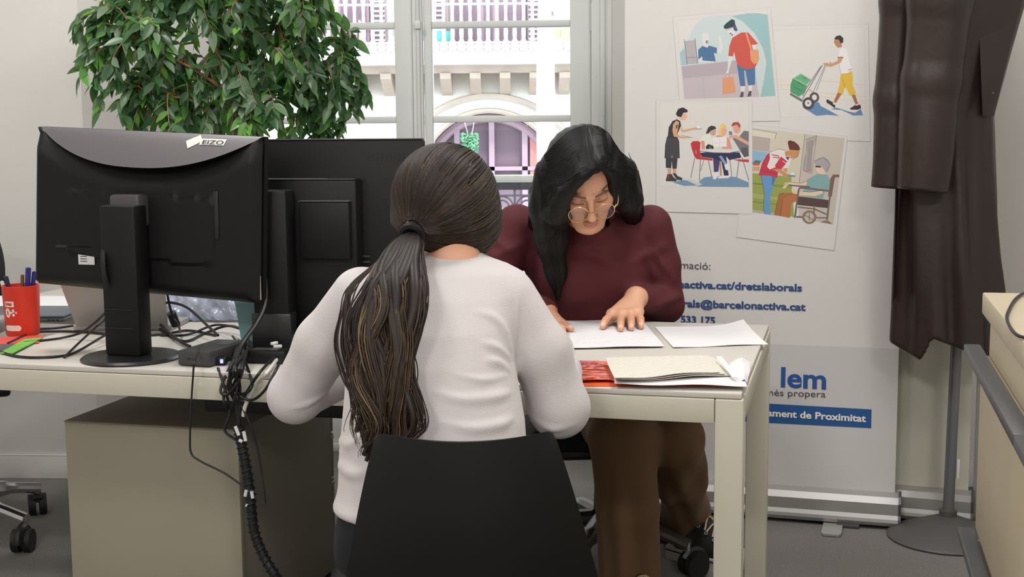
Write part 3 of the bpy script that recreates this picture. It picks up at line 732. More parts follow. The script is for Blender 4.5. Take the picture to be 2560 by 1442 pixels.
# ------------------------------------------------------------------ monitors
def on_desk(px, py): return Z(px, py, DT)
mb = on_desk(329, 896); MY = math.radians(-17.5)
mon = thing('monitor', 'large black desktop monitor seen from behind, upper back greyed for the light it catches, with stickers', 'monitor', (mb.x, mb.y, DT), MY)
MO = Vector((mb.x, mb.y, 0)) + Vector((-math.sin(MY), math.cos(MY), 0)) * 0.075      # back face of the panel rim
def mp(px, py): return PL(px, py, MO, MY)
c4 = [mp(107, 316), mp(662, 342), mp(657, 757), mp(103, 706)]
mx0, mx1 = (c4[0][0] + c4[3][0]) / 2, (c4[1][0] + c4[2][0]) / 2; mz1, mz0 = (c4[0][1] + c4[1][1]) / 2 - DT, (c4[2][1] + c4[3][1]) / 2 - DT
MYo = 0.075
def mq(u, v):                                        # the panel's outline, a hair out of level
    a = Vector(c4[0]).lerp(Vector(c4[1]), u); b = Vector(c4[3]).lerp(Vector(c4[2]), u); p = a.lerp(b, v); return p.x, p.y - DT
NB = [10, 1, 36]                                     # rows: sloped top, step, cover
def mback(u, w):
    r = w * sum(NB); s = 2 * u - 1; arc = 0.215 * (1 - abs(s) ** 2.3)
    if r <= NB[0]: v = arc * r / NB[0]; d = 0.006 + 0.062 * (v / 0.215) ** 0.9
    elif r <= NB[0] + NB[1]: v = arc + 0.004; d = 0.018
    else:
        v = arc + 0.004 + (1 - arc - 0.004) * (r - NB[0] - NB[1]) / NB[2]
        edge = max(0, min(1, (1 - abs(s)) / 0.06, (1 - v) / 0.06)); d = (0.02 + 0.022 * min(1, (v - arc) / 0.12)) * (0.25 + 0.75 * edge ** 0.5)
        if 0.17 < u < 0.83 and 0.38 < v < 0.78: d += 0.006
    x, z = mq(u, v); return (x, MYo - d, z)
M_mback = mat('monitor_black', (10, 10, 11), 0.55, spec=0.35)
pn = MB(); cs_ = [mq(0, 1), mq(1, 1), mq(1, 0), mq(0, 0)]
pn.add([(x, MYo, z) for x, z in cs_] + [(x, MYo + 0.018, z) for x, z in cs_], [[0, 1, 2, 3], [7, 6, 5, 4], [0, 4, 5, 1], [1, 5, 6, 2], [2, 6, 7, 3], [3, 7, 4, 0]]); pn.build('bezel', M_mback, mon)
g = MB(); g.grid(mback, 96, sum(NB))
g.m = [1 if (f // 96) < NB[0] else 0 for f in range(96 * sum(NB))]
g.build('back_cover', [M_mback, mat('monitor_top_lit', (92, 87, 90), 0.42)], mon)  # top rows coloured grey to paint the light caught by the slope
MB().bx(mx0 + 0.012, mx1 - 0.012, MYo + 0.018, MYo + 0.0195, mz0 + 0.02, mz1 - 0.012).build('screen', mat('screen_dark', (10, 10, 14), 0.15), mon)
sx0, sx1 = -0.046, 0.046
MB().bx(sx0, sx1, -0.035, 0.018, 0.012, PL(335, 512, mb, MY)[1] - DT, 0.006).build('stand_column', M_mback, mon)
MB().bx(sx0 + 0.012, sx1 - 0.002, -0.012, 0.035, PL(335, 512, mb, MY)[1] - DT - 0.05, PL(335, 486, mb, MY)[1] - DT, 0.008).build('stand_neck', M_grey_pl, mon)
for zz in (0.075, 0.118): MB().bx(sx0 + 0.004, sx1 - 0.012, -0.0372, -0.034, zz, zz + 0.002).build('column_groove', M_black2, mon)
MB().lathe([(0, 0), (0.112, 0), (0.114, 0.004), (0.108, 0.009), (0.03, 0.013), (0, 0.013)], 56).build('stand_base', M_black2, mon)
def on_mon(px, py, off=0.0): u, z = mp(px, py); return u, z - DT
def sticker(name, x0, y0, x1, y1, m, dep, par, rot=0):
    a = on_mon(x0, y0); b = on_mon(x1, y1); c = ((a[0] + b[0]) / 2, MYo - dep, (a[1] + b[1]) / 2)
    Mx = Matrix.Translation(c) @ Matrix.Rotation(rot, 4, 'Y')
    return MB().box((0, 0, 0), (abs(b[0] - a[0]), 0.0012, abs(b[1] - a[1])), 0, Mx).build(name, m, par)
st1 = sticker('label_sticker', 224, 628, 265, 657, M_paper, 0.0445, mon)
for k in range(3): MB().box((on_mon(238, 640)[0], MYo - 0.0455, on_mon(238, 636 + 6 * k)[1]), (0.018, 0.0006, 0.0018), 0).build('print_line', M_grey_pl, st1)
sticker('port_sticker', 652, 688, 660, 748, mat('sticker_grey', (150, 145, 138), 0.6), 0.012, mon)
# stickers on the sloped upper back follow its slope
def slope_pt(px, py, lift=0.0016):
    u, z = on_mon(px, py); zt = mq((u - mx0) / (mx1 - mx0), 0)[1]; v = (zt - z) / (mz1 - mz0); d = 0.006 + 0.062 * (max(v, 0) / 0.215) ** 0.9
    return (u, MYo - d - lift, z)
g = MB(); g.add([slope_pt(*p) for p in ((478, 352), (507, 337), (519, 352), (489, 370))], [[0, 1, 2, 3]]); g.build('asset_sticker', mat('sticker_cream', (228, 224, 206), 0.6), mon)
g = MB(); g.add([slope_pt(*p) for p in ((516, 346), (576, 348), (574, 363), (513, 361))], [[0, 1, 2, 3]]); lg = g.build('brand_plate', mat('plate_white', (222, 220, 214), 0.6), mon)
ca_, cb_, cc_ = [Vector(slope_pt(*p, 0.003)) for p in ((520, 359), (572, 360.5), (521, 349))]
ex = (cb_ - ca_); ez = (cc_ - ca_); L = ex.length; exn = ex.normalized(); ezn = (ez - exn * ez.dot(exn)).normalized(); eyn = exn.cross(ezn)
Mx = Matrix(((exn.x, ezn.x, eyn.x, ca_.x), (exn.y, ezn.y, eyn.y, ca_.y), (exn.z, ezn.z, eyn.z, ca_.z), (0, 0, 0, 1)))
text('lettering', 'EIZO', ez.length * 1.35, M_black2, lg, Mx, 0.0002, 0.0001, fit=(0, L))
MB().box((on_mon(565, 535)[0], MYo - 0.03, on_mon(565, 535)[1]), (0.012, 0.03, 0.11), 0.003).build('port_strip', M_black2, mon)
MB().box((on_mon(215, 612)[0], MYo - 0.042, on_mon(215, 612)[1]), (0.1, 0.012, 0.008), 0.002).build('socket_recess', M_black2, mon)

# the all-in-one behind A's shoulder
ab = on_desk(742, 888); AY = math.radians(-9)
aio = thing('monitor', 'thick black all-in-one screen seen from behind, next to the larger monitor', 'monitor', (ab.x, ab.y, DT), AY)
AO = Vector((ab.x, ab.y, 0)) + Vector((-math.sin(AY), math.cos(AY), 0)) * 0.11
def apx(px, py): u, z = PL(px, py, AO, AY); return u, z - DT
a0, a1 = apx(650, 350)[0], apx(1058, 352)[0]; at_, ab_ = apx(900, 350)[1], apx(900, 852)[1]
MB().bx(a0, a1, 0.11, 0.135, ab_, at_, 0.004).build('bezel', M_black, aio)
MB().bx(a0 + 0.003, a1 - 0.003, 0.108, 0.136, at_ + 0.0002, at_ + 0.0035, 0.001).build('top_edge_glint', M_grey_pl, aio)  # grey strip paints the light reflected off the black top edge
MB().bx(a0 + 0.012, a1 - 0.012, 0.135, 0.1365, ab_ + 0.03, at_ - 0.012).build('screen', MATS['screen_dark'], aio)
h0, h1 = apx(658, 455)[0], apx(905, 455)[0]; ht = apx(800, 447)[1]
hb = MB(); hb.bx(h0, h1, 0.055, 0.11, ab_ + 0.05, ht, 0.006); hb.build('rear_housing', M_black, aio)
MB().bx(h0 + 0.004, h1 - 0.004, 0.056, 0.109, ht, ht + 0.002, 0.001).build('housing_top', M_grey_pl, aio)
for i in range(14):
    for j in range(4):
        MB().box((apx(828 + i * 6.4, 440)[0], 0.066 + j * 0.011, ht + 0.0022), (0.0035, 0.006, 0.0008), 0).build('vent_slot', M_black2, aio)
m0, m1, mt, ml = apx(772, 500)[0], apx(895, 500)[0], apx(830, 500)[1], apx(830, 640)[1]
MB().bx(m0, m1, 0.03, 0.056, ml, mt, 0.005).build('drive_bay', M_black, aio)
MB().bx(m0, m1, 0.031, 0.056, mt, mt + 0.003, 0.001).build('bay_lip', M_grey_pl, aio)
c0, c1 = apx(676, 600)[0], apx(768, 600)[0]
MB().bx(c0 - 0.004, c1 - 0.01, -0.01, 0.05, 0.012, apx(720, 470)[1], 0.006).build('stand_column', M_black, aio)
MB().bx(c0 - 0.008, c1 - 0.004, -0.016, 0.03, 0.012, apx(720, 765)[1], 0.004).build('stand_foot', M_black2, aio)
MB().bx(c0 - 0.07, c1 + 0.08, -0.09, 0.12, 0, 0.012, 0.005).build('stand_base', M_black2, aio)
for k in range(7): MB().box((apx(905, 610)[0], 0.107, apx(905, 640 + 14 * k)[1]), (0.04, 0.004, 0.004), 0).build('port', M_grey_pl, aio)
for k in range(9): MB().box((apx(920 + k * 11, 385)[0], 0.1095, apx(900, 392)[1]), (0.005, 0.001, 0.02), 0).build('vent_slot', M_black2, aio)

# ------------------------------------------------------------------ small computer, hub and plugs
q0, q1, q2 = Z(445, 915, DT), Z(530, 918, DT), Z(520, 846, DT + 0.034)
PCY = math.atan2(q1.y - q0.y, q1.x - q0.x)
pc = thing('mini_computer', 'small dark grey desktop computer box beside the monitor foot', 'computer', (q0.x, q0.y, DT), PCY + math.radians(-6))
M_pc = mat('pc_grey', (58, 56, 56), 0.5)
MB().bx(0, 0.082, 0, 0.165, 0.002, 0.036, 0.004).build('case', M_pc, pc)
MB().bx(0.004, 0.078, -0.001, 0.001, 0.006, 0.031, 0.001).build('front_panel', M_pc, pc)
for k in range(2): MB().box((0.03 + 0.012 * k, -0.0014, 0.018), (0.008, 0.001, 0.003), 0).build('port', M_black2, pc)
MB().box((0.055, 0.12, 0.0364), (0.03, 0.05, 0.0006), 0).build('label_sticker', M_grey_pl, pc)
M_led = bpy.data.materials.new('blue_led'); M_led.use_nodes = True
_b = M_led.node_tree.nodes['Principled BSDF']; _b.inputs['Emission Color'].default_value = (0.12, 0.12, 1, 1); _b.inputs['Emission Strength'].default_value = 5; _b.inputs['Base Color'].default_value = (0.2, 0.2, 1, 1)
dg = thing('usb_dongle', 'small black dongle glowing blue at the desk edge', 'dongle', Z(556, 912, DT))
MB().box((0, 0, 0.011), (0.024, 0.03, 0.016), 0.003).build('case', M_black, dg); MB().box((0.002, -0.0155, 0.011), (0.007, 0.002, 0.009), 0.0008).build('led', M_led, dg)
hub = thing('power_adapter', 'black power adapter lying among the cables under the all-in-one', 'adapter', Z(668, 906, DT), math.radians(-10))
MB().box((0, 0, 0.016), (0.10, 0.045, 0.03), 0.006).build('case', M_black, hub); MB().box((0, 0, 0.0312), (0.06, 0.03, 0.0006), 0).build('label_sticker', M_grey_pl, hub)
wp = thing('plug', 'pair of small white connectors lying beside the adapter', 'plug', Z(695, 898, DT))
for k in (0, 1): MB().box((0.002 * k, 0.012 * k, 0.03 + 0.006 * k), (0.02, 0.008, 0.007), 0.002, rotz(0.5 + k * 0.5)).build('connector', M_paper, wp)
MB().tube([(0, 0.006, 0.03), (-0.004, 0.0, 0.002)], 0.0025, 6).build('wire', M_paper, wp)

# ------------------------------------------------------------------ cables, each its own
def cable(label, pts, r=0.0032, m=M_cable, name='cable', cat='cable', n=8, grp=None, rest=None):
    P = [Vector(p) for p in pts]
    t = thing(name, label, cat, P[0] if rest is None else rest, 0, grp)
    MB().tube(cr(P, n), r, 8).build('wire', m, t, world=True); return t
D = lambda px, py, h=0.004: Z(px, py, DT + h)
def dY(px, py, Y): return W(px, py, Y)
cable('black cable looping across the desk from the flyers to the monitor column', [D(-20, 872), D(40, 890), D(110, 893), D(180, 884), D(245, 848, 0.02), D(292, 820, 0.03)])
cable('black cable from the closed laptop passing behind the monitor column', [D(20, 858), D(80, 832), D(140, 828), D(220, 830), D(300, 838), D(400, 836), D(470, 826), D(540, 838)])
cable('black cable arching up beside the silver laptop to the monitor column', [D(60, 856), D(150, 845), D(205, 830, 0.02), D(250, 795, 0.06), D(290, 752, 0.11)])
cable('black cable curving from the desk front up to the column', [D(160, 893), D(210, 845, 0.02), D(260, 800, 0.05), D(295, 775, 0.08)], 0.0028)
cable('black cable lying on the desk between cup and column', [D(100, 822), D(140, 820), D(182, 814)], 0.003)
cable('black cable looping high over the mini computer', [D(398, 765, 0.06), D(425, 756, 0.08), D(470, 770, 0.07), D(520, 815, 0.04), D(545, 838, 0.03)], 0.0035)
cable('black cable between the column and the tangle', [D(400, 822), D(440, 846), D(470, 852), D(520, 830), D(580, 815, 0.02), D(660, 850, 0.02), D(720, 876, 0.01)], 0.0035)
cable('black cable running behind the mini computer to the tangle', [D(400, 838), D(470, 836), D(540, 812, 0.02), D(610, 825, 0.03), D(690, 862, 0.01), D(740, 880)], 0.003)
cable('black cable from the column to the adapter', [D(402, 812, 0.02), D(445, 850, 0.01), D(475, 866)], 0.004)
fc = cable('black video cable with a ferrite lump hanging behind the column', [dY(412, 640, 3.06), dY(416, 720, 3.07), dY(430, 785, 3.08), dY(446, 812, 3.1), D(450, 830, 0.01)], 0.003)
MB().tube([dY(428, 782, 3.08), dY(440, 812, 3.095)], 0.011, 12).build('ferrite_core', M_rubber, fc, world=True)
cable('black power cable hanging in front of the label sticker', [dY(262, 612, 3.0), dY(258, 650, 2.98), dY(265, 700, 2.98), dY(288, 745, 3.0)], 0.006)
cable('thick black cable dropping from the monitor edge into the tangle', [dY(664, 690, 3.04), dY(662, 760, 3.0), dY(640, 810, 2.95), dY(605, 860, 2.9), dY(590, 900, 2.84)], 0.006)
rr = random.Random(11)
# the front edge of the desk near x=595 px
fe = lambda px, py, o=0.012: W(px, py, dw(dloc(Z(px, 945, DT)).x, 0).y - o)
for i in range(11):
    a = rr.uniform(-18, 18); b_ = rr.uniform(-16, 16); c_ = rr.uniform(-8, 8)
    s0 = (rr.uniform(575, 640), rr.uniform(838, 878))
    pts = [D(s0[0], s0[1], 0.02), D(600 + a, 880 + rr.uniform(-6, 6), 0.03), D(590 + b_, 920 + rr.uniform(-8, 6), 0.022), fe(585 + c_ * 2.2, 965 + rr.uniform(-6, 6), 0.02), fe(592 + c_, 1000, 0.014), fe(597 + c_ * 0.5, 1040, 0.012), fe(598, 1075, 0.01)]
    cable('thin black cable in the tangle falling over the desk edge', pts, rr.uniform(0.0022, 0.0034), grp='tangled cables at the desk edge', n=6)
for i, (pts) in enumerate(([D(600, 880, 0.02), fe(560, 985, 0.02), fe(575, 1020, 0.02), fe(590, 985, 0.03), D(600, 915, 0.02)],
             [D(590, 885, 0.03), fe(552, 970, 0.02), fe(570, 985, 0.03), fe(600, 945, 0.03), D(612, 900, 0.02)],
             [D(600, 870, 0.03), fe(630, 960, 0.03), fe(600, 985, 0.02), fe(575, 960, 0.03)],
             [D(704, 894, 0.02), D(690, 925, 0.012), fe(662, 975, 0.03), fe(630, 1000, 0.02), fe(600, 990, 0.02)],
             [D(690, 888, 0.02), D(650, 930, 0.012), fe(620, 975, 0.02), fe(605, 1000, 0.02)],
             [D(545, 920, 0.006), fe(560, 965, 0.012), fe(575, 1030, 0.012), fe(562, 1075, 0.014), fe(590, 1100, 0.014)])):
    cable(['black cable loop dangling lowest over the desk edge', 'black cable loop bunched just under the desk edge', 'black cable curl at the back of the tangle', 'black cable sweeping from the white connectors to the bundle', 'black cable running straight from the adapter to the bundle', 'black cable leaving the glowing dongle downwards'][i], pts, 0.0032)
cable('white cable hanging over the desk edge beside the tangle', [D(700, 886, 0.01), D(672, 926, 0.01), fe(640, 960, 0.01), fe(615, 1010, 0.01), fe(607, 1040, 0.008)], 0.0045, mat('cable_white', (206, 202, 192), 0.5))
cable('thin black cable hanging in a long loop in front of the pedestal', [D(498, 866, 0.038), D(486, 905, 0.03), fe(482, 950, 0.01), fe(478, 1010, 0.01), fe(475, 1090, 0.01), fe(478, 1132, 0.01), fe(500, 1152, 0.01), fe(560, 1182, 0.012), fe(620, 1222, 0.02), fe(655, 1235, 0.02)], 0.0022)
cable('thin black cable drooping right of the spiral sleeve', [fe(600, 1010, 0.012), fe(625, 1060, 0.012), fe(645, 1130, 0.012), fe(660, 1220, 0.02), fe(664, 1258, 0.02)], 0.002)
sp = thing('cable_sleeve', 'black spiral cable sleeve hanging from the desk edge to the floor', 'cable', (fe(600, 1075).x, fe(600, 1075).y, 0))
spts = cr([fe(597, 1065), fe(602, 1100), fe(612, 1150), fe(622, 1210), fe(628, 1270), fe(636, 1330), fe(660, 1390), fe(692, 1445), fe(720, 1500, -0.02), fe(740, 1560, -0.05)], 10)
MB().tube(spts, 0.0105, 12).build('cable_bundle', M_cable, sp, world=True)
g = MB(); hel = []
for i in range(len(spts) * 4 - 4):
    t = i / 4; k = int(t); p = spts[k].lerp(spts[min(k + 1, len(spts) - 1)], t - k); a = t * 2.3; d = (spts[min(k + 1, len(spts) - 1)] - spts[k]).normalized(); e1 = d.orthogonal().normalized(); e2 = d.cross(e1); hel.append(p + (e1 * math.cos(a) + e2 * math.sin(a)) * 0.0105)
g.tube(hel, 0.0026, 6); g.build('spiral_wrap', M_rubber, sp, world=True)
for (px0, py0, px1, py1) in ((588, 1065, 597, 1088), (609, 1078, 614, 1102), (616, 1225, 613, 1240), (629, 1228, 632, 1245), (598, 1100, 606, 1104), (615, 1262, 618, 1264)):
    MB().tube([fe(px0, py0, 0.026), fe(px1, py1, 0.026)], 0.0038, 8).build('white_wire_bit', M_paper, sp, world=True)

# ------------------------------------------------------------------ pen cup
pcb = Z(58, 836, DT)
M_red = mat('cup_red', (214, 52, 30), 0.42)
cup = thing('pen_cup', 'red plastic pen cup with white lettering holding pens', 'cup', (pcb.x, pcb.y, DT))
kz = PL(58, 712, pcb, 0)[1] - DT
r0, r1 = 0.040, 0.047
MB().lathe([(0, 0.002), (0.0, 0.0), (r0, 0.0), (r0 + 0.0015, 0.006), (r1, kz), (r1 - 0.0035, kz), (r0 - 0.003, 0.006), (0, 0.006)], 40, caps=False).build('cup_body', M_red, cup)
def wrap(o, base_a, zc):                             # bend flat lettering around the cup
    for v in o.data.vertices:
        z = v.co.y + zc; r = r0 + 0.0015 + (r1 - r0 - 0.0015) * (z - 0.006) / (kz - 0.006) + 0.0005; a = base_a + v.co.x / r
        v.co = Vector((r * math.sin(a), -r * math.cos(a), z))
I4 = Matrix.Identity(4)
M_pw = mat('print_white', (232, 224, 216), 0.6)
def wtext(b, s, a, z, m=M_pw, bold=0.001): o = text('lettering', b, s, m, cup, I4, bold, 0.0); wrap(o, a, z); return o
def wrect(u0, u1, z0, z1, a, m=M_pw, name='printed_patch', rad=0.0):
    g = MB(); n = 14; vs = []; fs = []
    for i in range(n + 1):
        x = u0 + (u1 - u0) * i / n; c = 0
        if rad: e = min(x - u0, u1 - x); c = rad - math.sqrt(max(rad * rad - (rad - min(e, rad)) ** 2, 0))
        vs += [(x, z0 + c, 0), (x, z1 - c, 0)]
    for i in range(n): fs.append([2 * i, 2 * i + 2, 2 * i + 3, 2 * i + 1])
    g.add(vs, fs, 0, True); o = g.build(name, m, cup); wrap(o, a, 0); return o
wrect(-0.033, -0.004, kz * 0.60, kz * 0.71, 0.02)
o = text('lettering', 'ives', 0.013, M_red, cup, I4, 0.0006, 0.0); wrap(o, -0.62, kz * 0.63)
for v in o.data.vertices: v.co.x *= 1.01; v.co.y *= 1.01
wtext('0+', 0.031, -0.68, kz * 0.40, bold=0.0016)
wrect(-0.036, 0.012, kz * 0.12, kz * 0.23, 0.0, rad=0.006)
def pen(label, px0, py0, px1, py1, m, r=0.004, cap=None):
    a = Vector((pcb.x + (px0 - 58) * 0.0006, pcb.y + 0.01 * rr.uniform(-1, 1), DT + 0.012)); b_ = W(px1, py1, pcb.y + rr.uniform(-0.005, 0.01))
    t = thing('pen', label, 'pen', a, 0, 'pens in the red cup'); d = b_ - a
    MB().tube([a, a + d * 0.97, b_], [r, r, r * 0.6], 8).build('barrel', m, t, world=True)
    MB().tube([a + d * 0.62, a + d * 0.99], r * 1.25, 8).build('cap' if cap is None else cap, m, t, world=True)
M_blue = mat('pen_blue', (44, 40, 120), 0.35)
pen('blue ballpoint pen, tallest in the red cup', 68, 740, 71, 668, M_blue, 0.0058)
pen('blue ballpoint pen nearest the rim at the right of the cup', 80, 745, 86, 678, M_blue, 0.0045)
pen('brown pencil standing between the blue pens in the cup', 55, 740, 56, 686, mat('pencil_brown', (120, 84, 60), 0.6), 0.0038)
pen('dark blue pen leaning left out of the red cup', 40, 745, 14, 690, mat('pen_navy', (36, 36, 70), 0.4), 0.005)
pen('white pencil leaning at the far left of the cup', 30, 745, 4, 702, M_paper, 0.004)

# ------------------------------------------------------------------ flyers, laptops, boxes on the desks
def flat(name, label, cat, quad, m, th=0.001, z=DT, grp=None, nu=6, nv=6, wave=0.0):
    c = sum(((Z(*p, z)) for p in quad), Vector()) / 4
    t = thing(name, label, cat, c, 0, grp); q = [Z(*p, z + th) for p in quad]
    def fn(u, v):
        p = (q[0] * (1 - u) + q[1] * u) * (1 - v) + (q[3] * (1 - u) + q[2] * u) * v
        return (p.x, p.y, p.z + wave * math.sin(u * 5 + v * 3) * 0.5 + wave * 0.5)
    MB().sheet(fn, nu, nv, -th if False else th).build('sheet', m, t, world=True); return t
fl = flat('flyer', 'red and white printed flyer lying at the left end of the desk', 'flyer', [(-20, 862), (-10, 845), (112, 838), (96, 858)], mat('flyer_red', (200, 70, 62), 0.6), 0.0015)
g = MB(); g.add([Z(*p, DT + 0.0017) for p in ((-4, 857), (0, 849), (48, 845), (40, 853))], [[0, 1, 2, 3]]); g.build('printed_patch', M_paper, fl, world=True)
flat('flyer', 'bright green folded flyer on the desk in front of the pen cup', 'flyer', [(0, 884), (62, 850), (108, 846), (30, 886)], mat('flyer_green', (106, 178, 70), 0.6), 0.003)
flat('flyer', 'dark grey card under the green flyer on the desk', 'flyer', [(-20, 884), (0, 862), (64, 858), (20, 882)], mat('flyer_dark', (78, 80, 84), 0.6), 0.0012)
# closed laptop on the rear desk with a white sheet on top
g0 = Z(60, 808, DT)
lp = thing('laptop', 'closed blue-grey laptop lying behind the pen cup', 'laptop', (g0.x, g0.y, DT), DYAW + math.radians(12))
M_lap = mat('laptop_bluegrey', (96, 102, 112), 0.4, 0.3)
MB().bx(-0.2, 0.11, 0, 0.2, 0.003, 0.014, 0.003).build('base', M_lap, lp)
MB().bx(-0.2, 0.11, 0, 0.2, 0.0145, 0.021, 0.002).build('lid', M_lap, lp)
for k in range(3): MB().box((0.07 + k * 0.012, -0.0006, 0.009), (0.007, 0.002, 0.004), 0).build('port', M_black2, lp)
tb = Z(60, 776, DT)
lb = thing('folder', 'navy edged document folder on the rear desk by the wall', 'folder', (tb.x, tb.y, DT), DYAW + math.radians(9))
MB().bx(-0.22, 0.14, 0, 0.24, 0.0, 0.010, 0.002).build('cover', mat('folder_navy', (36, 40, 66), 0.5), lb)
MB().bx(-0.21, 0.13, 0.004, 0.235, 0.0105, 0.0125).build('sheet', M_paper, lb)
gb = Z(2, 830, DT)
gd = thing('card_reader', 'small grey device cut off by the left picture edge', 'device', (gb.x - 0.03, gb.y, DT))
MB().box((0, 0, 0.02), (0.085, 0.09, 0.038), 0.006).build('case', M_silver, gd); MB().box((0.02, -0.046, 0.02), (0.03, 0.002, 0.01), 0).build('slot', M_black2, gd)
# silver laptop standing open, seen from behind
la, lb_ = Z(184, 829, DT), Z(415, 829, DT)
LY = math.atan2(lb_.y - la.y, lb_.x - la.x)
ls = thing('laptop', 'open silver laptop seen from behind, under the large monitor', 'laptop', (la.x, la.y, DT), LY)
LW = (lb_ - la).length
MB().bx(-0.01, LW + 0.01, 0.02, 0.24, 0.0, 0.014, 0.004).build('base', M_silver, ls)
sl_ = MB(); tz = 0.155; ty = -0.06
sl_.add([(0, 0.018, 0.012), (LW, 0.018, 0.012), (LW + 0.012, 0.018 + ty, tz), (-0.02, 0.018 + ty, tz), (0, 0.024, 0.012), (LW, 0.024, 0.012), (LW + 0.012, 0.024 + ty, tz), (-0.02, 0.024 + ty, tz)],
        [[0, 1, 2, 3], [5, 4, 7, 6], [3, 2, 6, 7], [1, 5, 6, 2], [0, 3, 7, 4], [0, 4, 5, 1]])
sl_.build('lid', M_silver, ls)
MB().lathe([(0, 0), (0.009, 0), (0, 0.0006)], 10, M=Matrix.Translation((LW * 0.42, 0.018 + ty * 0.82 - 0.001, 0.13)) @ Matrix.Rotation(math.radians(67), 4, 'X')).build('logo_sticker', M_red, ls)
# teal box
ta, tb2 = Z(604, 858, DT), Z(676, 862, DT)
TY = math.atan2(tb2.y - ta.y, tb2.x - ta.x)
tx = thing('storage_box', 'frosted teal plastic box under the large monitor corner', 'box', (ta.x, ta.y, DT), TY)
M_teal = mat('teal_frost', (122, 160, 164), 0.45); TW = (tb2 - ta).length
k = TW / 2; kk = k + 0.009
g = MB(); g.add([(0, 0, 0), (TW, 0, 0), (TW, 0.06, 0), (0, 0.06, 0), (-0.011, -0.006, 0.1), (TW + 0.004, -0.006, 0.1), (TW + 0.004, 0.066, 0.1), (-0.011, 0.066, 0.1)], [[3, 2, 1, 0], [4, 5, 6, 7], [0, 1, 5, 4], [1, 2, 6, 5], [2, 3, 7, 6], [3, 0, 4, 7]]); g.build('box_body', M_teal, tx)
MB().bx(-0.013, TW + 0.006, -0.008, 0.068, 0.1, 0.106, 0.002).build('rim', M_teal, tx)
# shrink-wrapped bottles on the floor-side window ledge
M_clear = mat('clear_film', (214, 222, 240), 0.12, trans=0.55, bump=0.6, bscale=30)
bt0 = Z(505, 815, DT)
bag = thing('plastic_bag', 'crumpled clear plastic bag lying on the rear desk by the window', 'bag', (bt0.x, bt0.y + 0.16, DT), DYAW)
rb = random.Random(5)
def bagf(P):
    x, y, z = P[..., 0], P[..., 1], P[..., 2]
    d = ell(P, (0, 0, 0.035), (0.17, 0.09, 0.075))
    for (cx, cy, cz, r) in ((-0.1, 0.02, 0.06, 0.05), (0.05, -0.02, 0.075, 0.055), (0.13, 0.02, 0.04, 0.05), (-0.04, -0.03, 0.07, 0.045)): d = smin(d, np.sqrt((x - cx) ** 2 + (y - cy) ** 2 + (z - cz) ** 2) - r, 0.02)
    d = d + 0.008 * np.sin(70 * x + 40 * z) * np.sin(60 * y + 30 * x) + 0.006 * np.sin(110 * z + 60 * x) + 0.004 * np.sin(160 * x - 90 * y)
    return smax(d, 0.002 - z, 0.004)
V, Fq = nets(bagf, (-0.22, -0.14, -0.01), (0.22, 0.14, 0.17), 0.006)
me = bpy.data.meshes.new('film'); me.from_pydata(V.tolist(), [], Fq.tolist()); me.materials.append(M_clear); me.update(); link('film', me, bag)

# ------------------------------------------------------------------ papers
def lines_mat(name, rgb, dark, scale, lo=0.62, rot=0.0):
    m = mat(name, rgb, 0.8); nt = m.node_tree; b = nt.nodes['Principled BSDF']
    tc = nt.nodes.new('ShaderNodeTexCoord'); mp_ = nt.nodes.new('ShaderNodeMapping'); mp_.inputs['Rotation'].default_value = (0, 0, rot)
    wv = nt.nodes.new('ShaderNodeTexWave'); wv.bands_direction = 'Y'; wv.inputs['Scale'].default_value = scale; wv.inputs['Distortion'].default_value = 0.0
    nz = nt.nodes.new('ShaderNodeTexNoise'); nz.inputs['Scale'].default_value = 90
    nt.links.new(tc.outputs['Object'], mp_.inputs[0]); nt.links.new(mp_.outputs[0], wv.inputs[0]); nt.links.new(tc.outputs['Object'], nz.inputs['Vector'])
    mu = nt.nodes.new('ShaderNodeMath'); mu.operation = 'MULTIPLY'; nt.links.new(wv.outputs['Fac'], mu.inputs[0]); nt.links.new(nz.outputs['Fac'], mu.inputs[1])
    rp = nt.nodes.new('ShaderNodeMapRange'); rp.inputs[1].default_value = 0.40; rp.inputs[2].default_value = 0.55; nt.links.new(mu.outputs[0], rp.inputs[0])
    mx = nt.nodes.new('ShaderNodeMix'); mx.data_type = 'RGBA'; mx.inputs[6].default_value = (*lin(rgb), 1); mx.inputs[7].default_value = (*lin(dark), 1)
    nt.links.new(rp.outputs[0], mx.inputs[0]); nt.links.new(mx.outputs[2], b.inputs['Base Color']); return m
M_print = lines_mat('printed_paper', (218, 216, 218), (196, 194, 199), 36, rot=-DYAW)
M_print2 = lines_mat('printed_cream', (208, 203, 191), (190, 185, 174), 32, rot=-DYAW)
def paper(label, quad, m, z0, th=0.0006, wave=0.0, curl=None, grp='loose papers on the desk', name='paper_sheet', cat='paper'):
    c = sum((Z(*p, DT) for p in quad), Vector()) / 4; c.z = DT
    t = thing(name, label, cat, c, 0, grp); q = [Z(*p, DT + z0) for p in quad]
    def fn(u, v):
        p = (q[0] * (1 - u) + q[1] * u) * (1 - v) + (q[3] * (1 - u) + q[2] * u) * v; z = p.z + th
        z += wave * (0.5 + 0.5 * math.sin(9 * u + 2 * v)) * v ** 3
        if curl: z += curl * max(0, u - 0.55) ** 2 * 4 * (1 - v) ** 2
        return (p.x, p.y, z)
    # far edge first (v=0), so u x v points down: flip by ordering
    MB().sheet(lambda u, v: fn(u, 1 - v), 20, 14, th).build('sheet', m, t, world=True); return t
stk = [(1322, 806), (1602, 797), (1662, 866), (1384, 871)]
